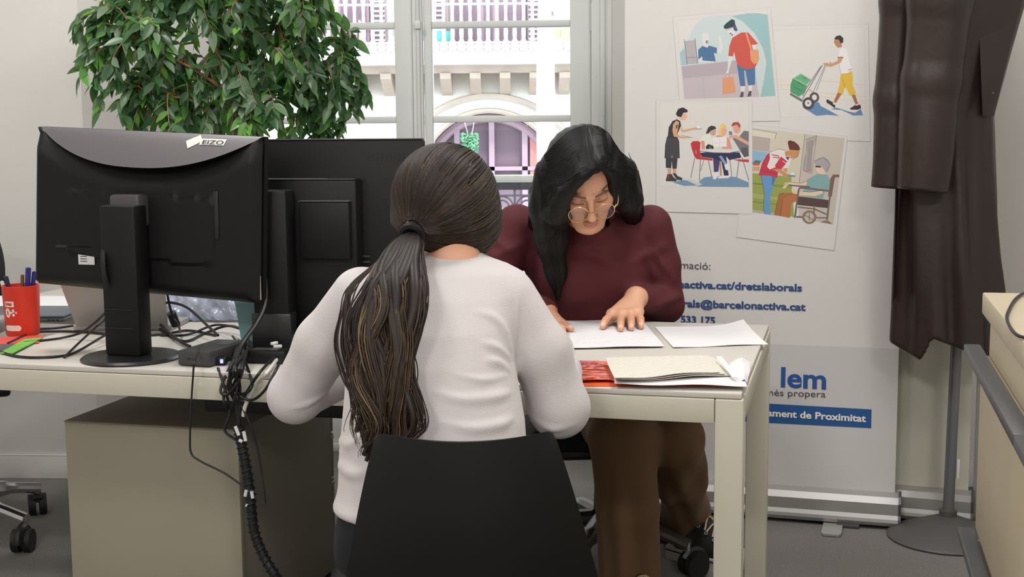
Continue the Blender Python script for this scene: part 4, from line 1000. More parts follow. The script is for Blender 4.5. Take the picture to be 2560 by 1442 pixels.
for k in range(3):
    paper(['bottom sheet of the printed stack under the hands', 'middle sheet of the printed stack under the hands', 'top printed sheet that the hands rest on'][k], [(x + dx, y) for (x, y), dx in zip(stk, (k * 2, -k * 2, -k * 3, k * 2))], M_print, 0.0008 + 0.0016 * k, 0.0006, 0.0035 - 0.001 * k)
paper('blank white sheet curling up at its far corner near the desk end', [(1637, 817), (1858, 815), (1921, 861), (1683, 870)], M_paper, 0.001, 0.0006, 0.002, 0.022)
# magazine, folded papers and crumpled sheet
mg = thing('magazine', 'glossy magazine with orange and purple cover art, open under the cream papers', 'magazine', Z(1560, 940, DT))
def magm():
    m = mat('magazine_art', (214, 92, 48), 0.35); nt = m.node_tree; b = nt.nodes['Principled BSDF']
    tc = nt.nodes.new('ShaderNodeTexCoord'); mp_ = nt.nodes.new('ShaderNodeMapping'); mp_.inputs['Scale'].default_value = (5, 11, 5)
    nz = nt.nodes.new('ShaderNodeTexNoise'); nz.inputs['Scale'].default_value = 2.2; nz.inputs['Distortion'].default_value = 2.0
    nt.links.new(tc.outputs['Object'], mp_.inputs[0]); nt.links.new(mp_.outputs[0], nz.inputs['Vector'])
    rp = nt.nodes.new('ShaderNodeValToRGB'); nt.links.new(nz.outputs['Fac'], rp.inputs[0]); rp.color_ramp.interpolation = 'CONSTANT'
    el = rp.color_ramp.elements; el[0].position = 0; el[0].color = (*lin((90, 44, 44)), 1); el[1].position = 0.36; el[1].color = (*lin((226, 84, 36)), 1)
    for p, c in ((0.44, (240, 120, 50)), (0.48, (196, 180, 186)), (0.52, (226, 84, 36)), (0.57, (122, 110, 170)), (0.60, (150, 40, 40)), (0.65, (235, 110, 60))):
        e = el.new(p); e.color = (*lin(c), 1)
    nt.links.new(rp.outputs[0], b.inputs['Base Color']); return m
M_mag = magm()
def msheet(quad, z0, z1, m, par, name='page', th=0.001):
    q = [Z(*p, DT + z0) for p in quad]
    def fn(u, v):
        p = (q[0] * (1 - u) + q[1] * u) * (1 - v) + (q[3] * (1 - u) + q[2] * u) * v
        return (p.x, p.y, p.z + th + z1 * math.sin(math.pi * u) * (0.4 + 0.6 * v))
    return MB().sheet(lambda u, v: fn(u, 1 - v), 16, 8, th).build(name, m, par, world=True)
msheet([(1400, 906), (1815, 910), (1838, 966), (1420, 966)], 0.0005, 0.0, mat('magazine_orange', (226, 90, 36), 0.4), mg, 'cover', 0.0012)
msheet([(1400, 905), (1540, 905), (1560, 955), (1430, 957)], 0.002, 0.006, M_mag, mg, 'page', 0.0012)
paper('white folded sheet sticking out below the cream papers', [(1532, 915), (1850, 915), (1868, 967), (1536, 962)], M_paper, 0.009, 0.001, 0.003)
for k, (dx, dy) in enumerate(((18, 8), (8, 4), (0, 0))):
    paper(['lowest cream sheet of the folded newspaper-like stack', 'middle cream sheet of the folded stack', 'top cream printed sheet of the folded stack'][k], [(1513 + dx * 0.5, 895 + dy), (1770 + dx * 1.6, 889 + dy), (1800 + dx * 1.6, 931 + dy), (1536 + dx, 950 + dy * 0.6)], M_print2 if k == 2 else M_cream, 0.0125 + k * 0.004, 0.0014, 0.004)
cp_ = thing('crumpled_paper', 'crumpled white paper at the near end of the stack', 'paper', Z(1835, 950, DT))
cq = [Z(1808, 962, DT), Z(1868, 966, DT), Z(1876, 914, DT), Z(1822, 916, DT)]; rc = random.Random(9); cn = [[rc.uniform(0, 1) for _ in range(12)] for _ in range(12)]
def crf(u, v):
    p = (cq[0] * (1 - u) + cq[1] * u) * (1 - v) + (cq[3] * (1 - u) + cq[2] * u) * v; i, j = int(u * 4.99), int(v * 4.99)
    return (p.x + 0.004 * cn[j][i], p.y, p.z + 0.006 + 0.009 * cn[i][j] * (0.3 + u) + 0.01 * math.sin(u * 3.1) * v)
MB().sheet(crf, 5, 5, 0.0008).build('sheet', M_paper, cp_, world=True)
fr_ = thing('folded_leaflet', 'thin white strip of folded leaflet beside the orange cover corner', 'paper', Z(1812, 918, DT))
MB().sheet(lambda u, v: tuple(Z(1790 + 40 * u + 14 * v, 890 + 52 * u, DT + 0.03 - 0.012 * u + 0.003 * v)), 6, 3, 0.0008).build('sheet', M_paper, fr_, world=True)
# ------------------------------------------------------------------ ficus in the window niche
def leaf_mat():
    m = bpy.data.materials.new('ficus_leaf'); m.use_nodes = True; nt = m.node_tree; b = nt.nodes['Principled BSDF']
    ge = nt.nodes.new('ShaderNodeNewGeometry'); rp = nt.nodes.new('ShaderNodeValToRGB'); el = rp.color_ramp.elements
    oi = nt.nodes.new('ShaderNodeObjectInfo'); ad = nt.nodes.new('ShaderNodeMath'); ad.operation = 'ADD'; fr = nt.nodes.new('ShaderNodeMath'); fr.operation = 'FRACT'
    nt.links.new(ge.outputs['Random Per Island'], ad.inputs[0]); nt.links.new(oi.outputs['Random'], ad.inputs[1]); nt.links.new(ad.outputs[0], fr.inputs[0])
    el[0].position = 0; el[0].color = (*lin((52, 84, 54)), 1); el[1].position = 1.0; el[1].color = (*lin((120, 170, 80)), 1)
    for p, c in ((0.45, (80, 116, 80)), (0.72, (126, 144, 122)), (0.86, (86, 136, 70))): e = el.new(p); e.color = (*lin(c), 1)
    nt.links.new(fr.outputs[0], rp.inputs[0]); nt.links.new(rp.outputs[0], b.inputs['Base Color'])
    b.inputs['Roughness'].default_value = 0.32
    tl = nt.nodes.new('ShaderNodeBsdfTranslucent'); mx = nt.nodes.new('ShaderNodeMixShader'); mx.inputs[0].default_value = 0.42
    gm = nt.nodes.new('ShaderNodeMix'); gm.data_type = 'RGBA'; gm.blend_type = 'MULTIPLY'; gm.inputs[0].default_value = 1; gm.inputs[7].default_value = (1.5, 1.7, 0.7, 1)
    nt.links.new(rp.outputs[0], gm.inputs[6]); nt.links.new(gm.outputs[2], tl.inputs[0])
    o = nt.nodes['Material Output']; nt.links.new(b.outputs[0], mx.inputs[1]); nt.links.new(tl.outputs[0], mx.inputs[2]); nt.links.new(mx.outputs[0], o.inputs[0]); return m
M_leaf = leaf_mat(); M_twig = mat('ficus_bark', (158, 112, 84), 0.8, bump=0.3, bscale=60)
pb = Vector((W(610, 330, 4.35).x, 4.47, 0.0))
fic = thing('potted_ficus', 'bushy weeping fig with glossy drooping leaves behind the monitors', 'plant', pb)
MB().lathe([(0, 0), (0.13, 0), (0.15, 0.02), (0.18, 0.3), (0.19, 0.31), (0.175, 0.31), (0.165, 0.27), (0, 0.27)], 32, caps=False).build('pot', mat('pot_white', (200, 198, 192), 0.5), fic)
rp_ = random.Random(21)
lobes = [((420, 60), 4.25, (0.27, 0.2, 0.22)), ((330, 130), 4.2, (0.15, 0.15, 0.16)), ((560, 90), 4.3, (0.3, 0.26, 0.28)), ((720, 40), 4.35, (0.17, 0.16, 0.17)), ((800, 160), 4.4, (0.14, 0.12, 0.15)), ((650, 230), 4.35, (0.28, 0.2, 0.16)), ((500, 270), 4.2, (0.2, 0.15, 0.1)), ((420, -60), 4.3, (0.3, 0.2, 0.15)), ((640, -60), 4.3, (0.3, 0.2, 0.15)), ((770, 270), 4.4, (0.1, 0.1, 0.09))]
hub_ = [W(600, 400, 4.35), W(590, 300, 4.33), W(560, 220, 4.3), W(650, 200, 4.34), W(480, 250, 4.25)]
leaf_at = []                                        # (position, direction, size)
branches = MB()
trunks = [[pb + Vector((0.02, 0, 0.27)), W(622, 520, 4.35), W(600, 330, 4.34), W(570, 240, 4.3), W(510, 190, 4.26), W(440, 150, 4.22), W(350, 110, 4.2)],
          [pb + Vector((-0.01, 0.01, 0.27)), W(612, 520, 4.36), W(590, 330, 4.36), W(560, 200, 4.33), W(530, 90, 4.3), W(480, 20, 4.3), W(440, -70, 4.3)],
          [pb + Vector((0.0, 0.02, 0.27)), W(618, 500, 4.35), W(606, 320, 4.35), W(640, 250, 4.35), W(680, 150, 4.36), W(740, 60, 4.37), W(800, 10, 4.38)],
          [pb + Vector((0.01, -0.01, 0.27)), W(600, 480, 4.33), W(585, 320, 4.3), W(530, 280, 4.25), W(460, 245, 4.2), W(380, 250, 4.2)],
          [pb + Vector((0.03, 0.01, 0.27)), W(630, 480, 4.37), W(625, 330, 4.38), W(690, 230, 4.4), W(780, 170, 4.4), W(850, 150, 4.4)],
          [pb + Vector((0.015, 0.0, 0.27)), W(606, 500, 4.34), W(575, 330, 4.32), W(600, 150, 4.3), W(620, 20, 4.3), W(640, -80, 4.3)]]
spine = []
for T in trunks:
    C_ = cr(T, 10); n = len(C_)
    o = MB().tube(C_, [0.011 - 0.009 * i / n for i in range(n)], 7).build('stem', M_twig, fic, world=True); spine += C_[22:]
def twig(dst, L=None):
    src = min(spine, key=lambda s: (s - dst).length + 0.25 * abs(s.z + 0.02 - dst.z)) ; mid = (src + dst) / 2 + Vector((rp_.uniform(-.02, .02), rp_.uniform(-.02, .02), 0.05)); end = dst + Vector((rp_.uniform(-.03, .03), rp_.uniform(-.03, .02), -0.05))
    P = cr([src, mid, dst, end], 7); branches.tube(P, [0.0028 - 0.0022 * i / len(P) for i in range(len(P))], 4, caps=False)
    for i in range(5, len(P)):
        if rp_.random() < 0.9:
            d = (P[i] - P[i - 1]).normalized(); side = d.cross(Vector((0, 0, 1))); side = side.normalized() * (1 if i % 2 else -1) if side.length > 0.01 else Vector((1, 0, 0))
            dr = (d * 0.5 + side * rp_.uniform(0.3, 0.9) + Vector((rp_.uniform(-.3, .3), rp_.uniform(-.4, .3), rp_.uniform(-1.1, 0.25)))).normalized()
            leaf_at.append((P[i], dr, rp_.uniform(0.045, 0.072)))
for (pp, Y, r) in lobes:
    c = W(pp[0], pp[1], Y); nn = int(430 * r[0] * r[2] * 1.2) + 4
    for _ in range(nn):
        while True:
            q = Vector((rp_.uniform(-1, 1), rp_.uniform(-1, 1), rp_.uniform(-1, 1)))
            if 0.25 < q.length < 1: break
        twig(c + Vector((q.x * r[0], q.y * r[1], q.z * r[2])))
for (px, py, Y) in ((215, 90, 4.15), (225, 150, 4.15), (255, 235, 4.15), (230, 60, 4.18), (300, 260, 4.15), (900, 225, 4.42), (880, 250, 4.42), (905, 200, 4.42), (870, 120, 4.42), (885, 90, 4.4), (860, 290, 4.4), (915, 215, 4.42), (850, 60, 4.4), (820, 20, 4.4), (865, 180, 4.42), (835, 240, 4.42), (800, 300, 4.42), (750, 320, 4.4), (700, 330, 4.38), (235, 110, 4.15), (250, 180, 4.16), (210, 40, 4.16), (260, 20, 4.18), (640, 30, 4.3), (790, 320, 4.4), (330, 330, 4.15), (345, 300, 4.2)): twig(W(px, py, Y))
branches.build('twig', M_twig, fic, world=True)
lf = MB(); n_ = 6; vs = []; fs = []
for i in range(n_ + 1):
    t = i / n_; w_ = 0.235 * math.sin(math.pi * min(1, t ** 0.8)) ** 0.9 * (1 - 0.25 * t); z = -0.10 * t * t
    if i in (0,): w_ = 0.012
    if t > 0.85: w_ = 0.03 if i < n_ else 0.004
    vs += [(t, -w_, z + w_ * 0.28), (t, 0, z), (t, w_, z + w_ * 0.28)]
for i in range(n_): a = 3 * i; fs += [[a, a + 3, a + 4, a + 1], [a + 1, a + 4, a + 5, a + 2]]
lf.add(vs, fs, 0, True); leaf_me = lf.mesh('leaf', M_leaf)
def leaf_M(p, d, s):
    d = d.normalized(); n = Vector((rp_.uniform(-.9, .9), rp_.uniform(-1.2, 0.5), rp_.uniform(0.4, 1.0))); y = n.cross(d); y = y.normalized() if y.length > 1e-3 else Vector((0, 1, 0)); z = d.cross(y)
    return Matrix(((d.x * s, y.x * s, z.x * s, p.x), (d.y * s, y.y * s, z.y * s, p.y), (d.z * s, y.z * s, z.z * s, p.z), (0, 0, 0, 1)))
mons = (mon, aio)
def vis_score(p):
    v = p - Vector((0, 0, CAM_H)); x = 1280 + F_PX * v.dot(cR) / v.dot(cf); y = 721 - F_PX * v.dot(cU) / v.dot(cf)
    return p.y + (5 if not (0 < x < 2560 and 0 < y < 335 + (10 if x > 660 else 0)) else 0)
leaf_at.sort(key=lambda l: vis_score(l[0]))
fol = MB()
for i, (p, d, s) in enumerate(leaf_at):
    # keep leaves inside the niche, in front of the window
    if p.y > 4.9 or p.z < 0.9: continue
    Mx = leaf_M(p, d, s)
    if i < 300:
        o = link('leaf', leaf_me, fic); o.matrix_basis = wm(fic).inverted() @ Mx
    else: fol.add(vs, fs, 0, True, Mx)
tag(fol.build('foliage', M_leaf, fic, world=True, sharp=False), kind='stuff')

# ------------------------------------------------------------------ the banner's print
M_bl = mat('ink_blue', (44, 72, 122), 0.6); M_bb = mat('ink_bar_blue', (30, 82, 140), 0.55); M_bk = mat('ink_dark', (70, 66, 70), 0.6); M_lb = mat('ink_logo_blue', (30, 78, 142), 0.55)
def btext(body, px0, py0, px1, py1, capx, m, bold, dep=0.0016):   # baseline from (px0,py0) to (px1,py1); capx = cap height in pixels
    a = bp(px0, py0); b_ = bp(px1, py1); L = math.hypot(b_[0] - a[0], b_[1] - a[1]); hgt = bp(px0, py0 - capx)[1] - a[1]
    an = math.atan2(b_[1] - a[1], b_[0] - a[0])
    Mx = Matrix.Translation((a[0], -dep, a[1])) @ Matrix.Rotation(-an, 4, 'Y') @ Matrix.Rotation(math.pi / 2, 4, 'X')
    return text('lettering', body, hgt / 0.72, m, ban, Mx, bold, 0.0001, fit=(0, L))
btext('Més informació:', 1590, 666, 1776, 674, 19, M_bk, 0.0)
btext('barcelonactiva.cat/dretslaborals', 1604, 716, 2005, 728, 18, M_bl, 0.0011)
btext('dretslaborals@barcelonactiva.cat', 1590, 763, 2014, 776, 18, M_bl, 0.0011)
btext('533 175', 1702, 806, 1788, 810, 18, M_bl, 0.0011)
btext('lem', 1952, 966, 2065, 972, 50, M_lb, 0.0022)
btext('més propera', 1914, 988, 2064, 993, 17, M_bk, 0.0)
g = MB(); q = [bp(*p) for p in ((1770, 1000), (2179, 1023), (2178, 1070), (1770, 1049))]
g.add([(u, -0.0010, z) for u, z in q], [[0, 1, 2, 3]]); g.build('blue_bar', M_bb, ban)
btext('Desenvolupament de Proximitat', 1782, 1031, 2165, 1054, 17, M_pw, 0.0009, 0.002)

PCOL = {}
def ink(c):
    k = 'ink_%02x%02x%02x' % c
    return mat(k, c, 0.6)
PIC = [0]
def picture(org, sc, frame, border, items, name):
    """frame: outer white card corners, border: picture corners, items drawn bottom to top; all in crop pixels"""
    mats_ = []; g = MB(); lay = [0]; PIC[0] += 1; base = 0.0004 + 0.00035 * PIC[0]
    def P(x, y, l): u, z = bp(org[0] + x / sc, org[1] + y / sc); return (u, -base - l * 0.000004, z)
    def mi(c):
        m = ink(c)
        if m not in mats_: mats_.append(m)
        return mats_.index(m)
    def poly(c, pts): lay[0] += 1; g.add([P(x, y, lay[0]) for x, y in pts][::-1], [list(range(len(pts)))], mi(c))
    def line(c, w, pts):
        lay[0] += 1
        for (a, b_) in zip(pts[:-1], pts[1:]):
            dx, dy = b_[0] - a[0], b_[1] - a[1]; L = math.hypot(dx, dy) or 1; nx, ny = -dy / L * w / 2, dx / L * w / 2
            g.add([P(a[0] + nx, a[1] + ny, lay[0]), P(b_[0] + nx, b_[1] + ny, lay[0]), P(b_[0] - nx, b_[1] - ny, lay[0]), P(a[0] - nx, a[1] - ny, lay[0])], [[0, 1, 2, 3]], mi(c))
    poly((190, 184, 182), [(x + dx, y + dy) for (x, y), (dx, dy) in zip(frame, ((-5, -5), (6, -5), (6, 7), (-5, 7)))]); poly((212, 208, 205), frame)
    poly((196, 191, 188), [(x + dx, y + dy) for (x, y), (dx, dy) in zip(border, ((-4, -4), (4, -4), (4, 4), (-4, 4)))]); poly((214, 210, 206), border)
    for it in items:
        if it[0] == 'L': line(it[1], it[2], it[3])
        elif it[0] == 'E':                            # ellipse: colour, centre, radii
            _, c, (x, y), (rx, ry) = it; poly(c, [(x + rx * math.cos(a), y + ry * math.sin(a)) for a in np.linspace(0, 2 * math.pi, 17)[:-1]])
        else: poly(it[0], it[1])
    return g.build(name, mats_, ban)
SK = (196, 150, 112); WH = (216, 212, 210); DKH = (44, 62, 74); RED = (196, 84, 70); OR = (214, 150, 110); BLU = (74, 112, 152); LIL = (190, 178, 184); LIL2 = (176, 164, 172); TEA = (150, 184, 186); TEL = (194, 206, 206); GRY = (170, 164, 166)
# second (street) snapshot lies lowest, then the others over it
picture((1930, 60), 5.768, [(5, 30), (1385, 5), (1415, 1690), (120, 1640)], [(25, 100), (1325, 45), (1350, 1320), (130, 1345)], [
    ('L', (220, 190, 150), 7, [(80, 885), (250, 880)]), ('L', (220, 190, 150), 7, [(130, 770), (130, 940), (1345, 1045)]), ('L', (220, 190, 150), 7, [(700, 815), (1345, 880)]), ('L', (220, 190, 150), 7, [(690, 1040), (1345, 1140)]),
    ((96, 134, 170), [(440, 1200), (560, 1130), (680, 1130), (700, 1180), (870, 1270), (970, 1325), (800, 1310), (640, 1325)]), ((96, 134, 170), [(840, 1230), (930, 1205), (1100, 1260), (1200, 1280), (1280, 1225), (1315, 1315), (1170, 1320), (1000, 1240)]),
    ((176, 200, 182), [(300, 780), (410, 705), (570, 800), (500, 890)]), ((76, 150, 104), [(265, 880), (300, 780), (505, 890), (455, 1000), (390, 1050), (265, 980)]), ((104, 170, 124), [(320, 780), (420, 720), (560, 805), (500, 875)]),
    ('L', (54, 112, 76), 10, [(320, 910), (430, 965)]), ('L', (54, 112, 76), 10, [(370, 840), (440, 880)]), ('L', (54, 112, 76), 10, [(440, 765), (500, 795)]),
    ('L', (112, 104, 110), 34, [(262, 1005), (440, 1110)]), ('L', (120, 114, 120), 12, [(730, 590), (440, 1080)]), ('L', (120, 114, 120), 12, [(705, 610), (500, 920), (440, 1040)]), ('L', (130, 124, 130), 9, [(765, 600), (590, 990)]), ('L', (130, 124, 130), 8, [(540, 940), (600, 990)]), ('L', (130, 124, 130), 8, [(770, 620), (640, 960)]),
    ('E', (88, 80, 82), (610, 1060), (72, 78)), ('E', WH, (612, 1058), (36, 42)), ('E', (76, 68, 70), (525, 1145), (88, 90)), ('E', WH, (522, 1142), (48, 50)), ('E', (110, 104, 108), (522, 1140), (14, 14)),
    ((160, 106, 72), [(950, 980), (1010, 1000), (920, 1140), (890, 1120)]), ((160, 106, 72), [(1140, 1010), (1200, 1020), (1245, 1160), (1210, 1170)]),
    ((60, 44, 44), [(780, 1100), (800, 1085), (880, 1130), (915, 1170), (905, 1215), (840, 1165), (790, 1135)]), ((60, 44, 44), [(1120, 1220), (1190, 1175), (1200, 1155), (1275, 1165), (1285, 1215), (1240, 1235), (1140, 1235)]),
    ('L', WH, 22, [(880, 1140), (915, 1160)]), ('L', WH, 18, [(1200, 1165), (1245, 1165)]),
    ((216, 178, 62), [(990, 720), (1155, 680), (1168, 800), (1160, 880), (1205, 975), (1200, 1020), (1120, 1025), (1055, 900), (1020, 1010), (945, 990), (975, 860)]),
    ('L', (176, 138, 44), 8, [(1015, 780), (1055, 920)]),
    ((226, 222, 222), [(960, 345), (1020, 325), (1080, 370), (1120, 560), (1150, 660), (1100, 705), (990, 720), (965, 570), (945, 480)]), ('L', (170, 164, 178), 7, [(965, 570), (990, 715)]), ('L', (120, 114, 130), 9, [(1100, 665), (1150, 650)]), ('L', (190, 184, 196), 6, [(945, 470), (970, 360), (1020, 330)]),
    (SK, [(945, 480), (1030, 480), (990, 560), (860, 615), (760, 610), (735, 565), (790, 560), (840, 575), (830, 545), (850, 545), (860, 570), (950, 530)]), ('L', (90, 84, 90), 10, [(945, 480), (1030, 478)]),
    ((178, 128, 96), [(900, 215), (960, 190), (1000, 280), (1010, 330), (955, 345), (920, 315), (895, 265)]), ((50, 44, 46), [(900, 210), (925, 175), (985, 162), (1030, 205), (1025, 270), (990, 280), (965, 225), (905, 220)])], 'illustration')
picture((1680, 10), 5.768, [(15, 190), (1415, 60), (1560, 1680), (140, 1700)], [(70, 245), (1378, 95), (1490, 1325), (180, 1370)], [
    (TEL, [(110, 705), (240, 480), (340, 300), (455, 192), (830, 155), (1000, 200), (1180, 380), (1300, 640), (1350, 900), (1280, 1330), (180, 1370), (135, 900)]), (TEA, [(860, 172), (1100, 135), (1240, 132), (1378, 155), (1490, 1325), (1275, 1340), (1330, 1060), (1360, 850), (1310, 640), (1200, 430), (1020, 250)]),
    ((160, 186, 194), [(112, 705), (180, 640), (225, 880), (135, 885)]),
    (LIL, [(140, 900), (960, 815), (1180, 880), (1260, 1340), (180, 1370)]), (LIL2, [(138, 900), (930, 812), (945, 1000), (160, 1070)]), ('L', (172, 160, 168), 5, [(445, 1050), (470, 1368)]),
    ((176, 170, 172), [(185, 535), (330, 520), (370, 860), (220, 870)]), ('L', (120, 114, 120), 9, [(178, 510), (220, 872)]), ('L', (120, 114, 120), 9, [(330, 492), (372, 862)]), ('L', (120, 114, 120), 7, [(205, 775), (355, 765)]),
    (WH, [(440, 440), (470, 412), (520, 415), (535, 480), (535, 560), (520, 600), (525, 625), (460, 610), (435, 520)]), (WH, [(670, 460), (700, 450), (740, 640), (700, 700), (640, 700), (650, 640), (690, 640)]),
    (WH, [(375, 830), (440, 750), (460, 820), (640, 830), (560, 845)]), (BLU, [(378, 660), (440, 605), (515, 632), (530, 598), (650, 632), (648, 715), (605, 705), (632, 830), (440, 815), (435, 755), (380, 800)]), ((60, 54, 80), [(488, 530), (528, 530), (526, 566), (492, 566)]), (WH, [(500, 540), (528, 540), (526, 556), (505, 556)]),
    (WH, [(815, 750), (880, 755), (820, 960), (815, 1005), (770, 1005), (800, 950)]), (WH, [(985, 1170), (1060, 1170), (1040, 1265), (1000, 1265)]), (WH, [(1100, 1165), (1160, 1160), (1145, 1255), (1110, 1255)]),
    ((84, 78, 84), [(1000, 1265), (1035, 1265), (1030, 1340), (975, 1345)]), ((84, 78, 84), [(1112, 1255), (1148, 1255), (1140, 1330), (1085, 1335)]),
    (BLU, [(935, 870), (1200, 900), (1198, 1165), (1098, 1175), (1060, 960), (1040, 960), (1058, 1182), (985, 1185)]),
    (RED, [(870, 490), (1000, 410), (1100, 410), (1240, 572), (1200, 590), (1150, 590), (1230, 860), (1200, 910), (1110, 940), (1000, 920), (940, 870), (895, 690), (880, 755), (812, 750), (830, 600)]),
    (WH, [(1150, 590), (1215, 585), (1205, 650), (1170, 655)]), ('L', OR, 24, [(1068, 412), (1145, 660)]), (OR, [(1125, 665), (1245, 655), (1260, 800), (1230, 855), (1180, 865), (1135, 810)]),
    (OR, [(728, 1070), (885, 1050), (922, 1275), (730, 1305)]), ('L', OR, 10, [(775, 1065), (775, 1010), (815, 1000), (835, 1055)]),
    (WH, [(770, 350), (900, 300), (920, 400), (880, 460), (830, 440), (800, 400)]), (DKH, [(745, 320), (780, 280), (860, 218), (905, 235), (912, 290), (945, 370), (930, 395), (895, 380), (880, 335), (780, 362), (750, 350)]), ((70, 84, 120), [(880, 320), (915, 300), (945, 372), (930, 395), (892, 380)]),
    ('L', (90, 84, 96), 6, [(780, 380), (860, 350)]), ('E', (70, 60, 84), (845, 425), (14, 10)), ('E', (70, 60, 84), (868, 445), (12, 10))], 'illustration')
OL = (84, 62, 56)
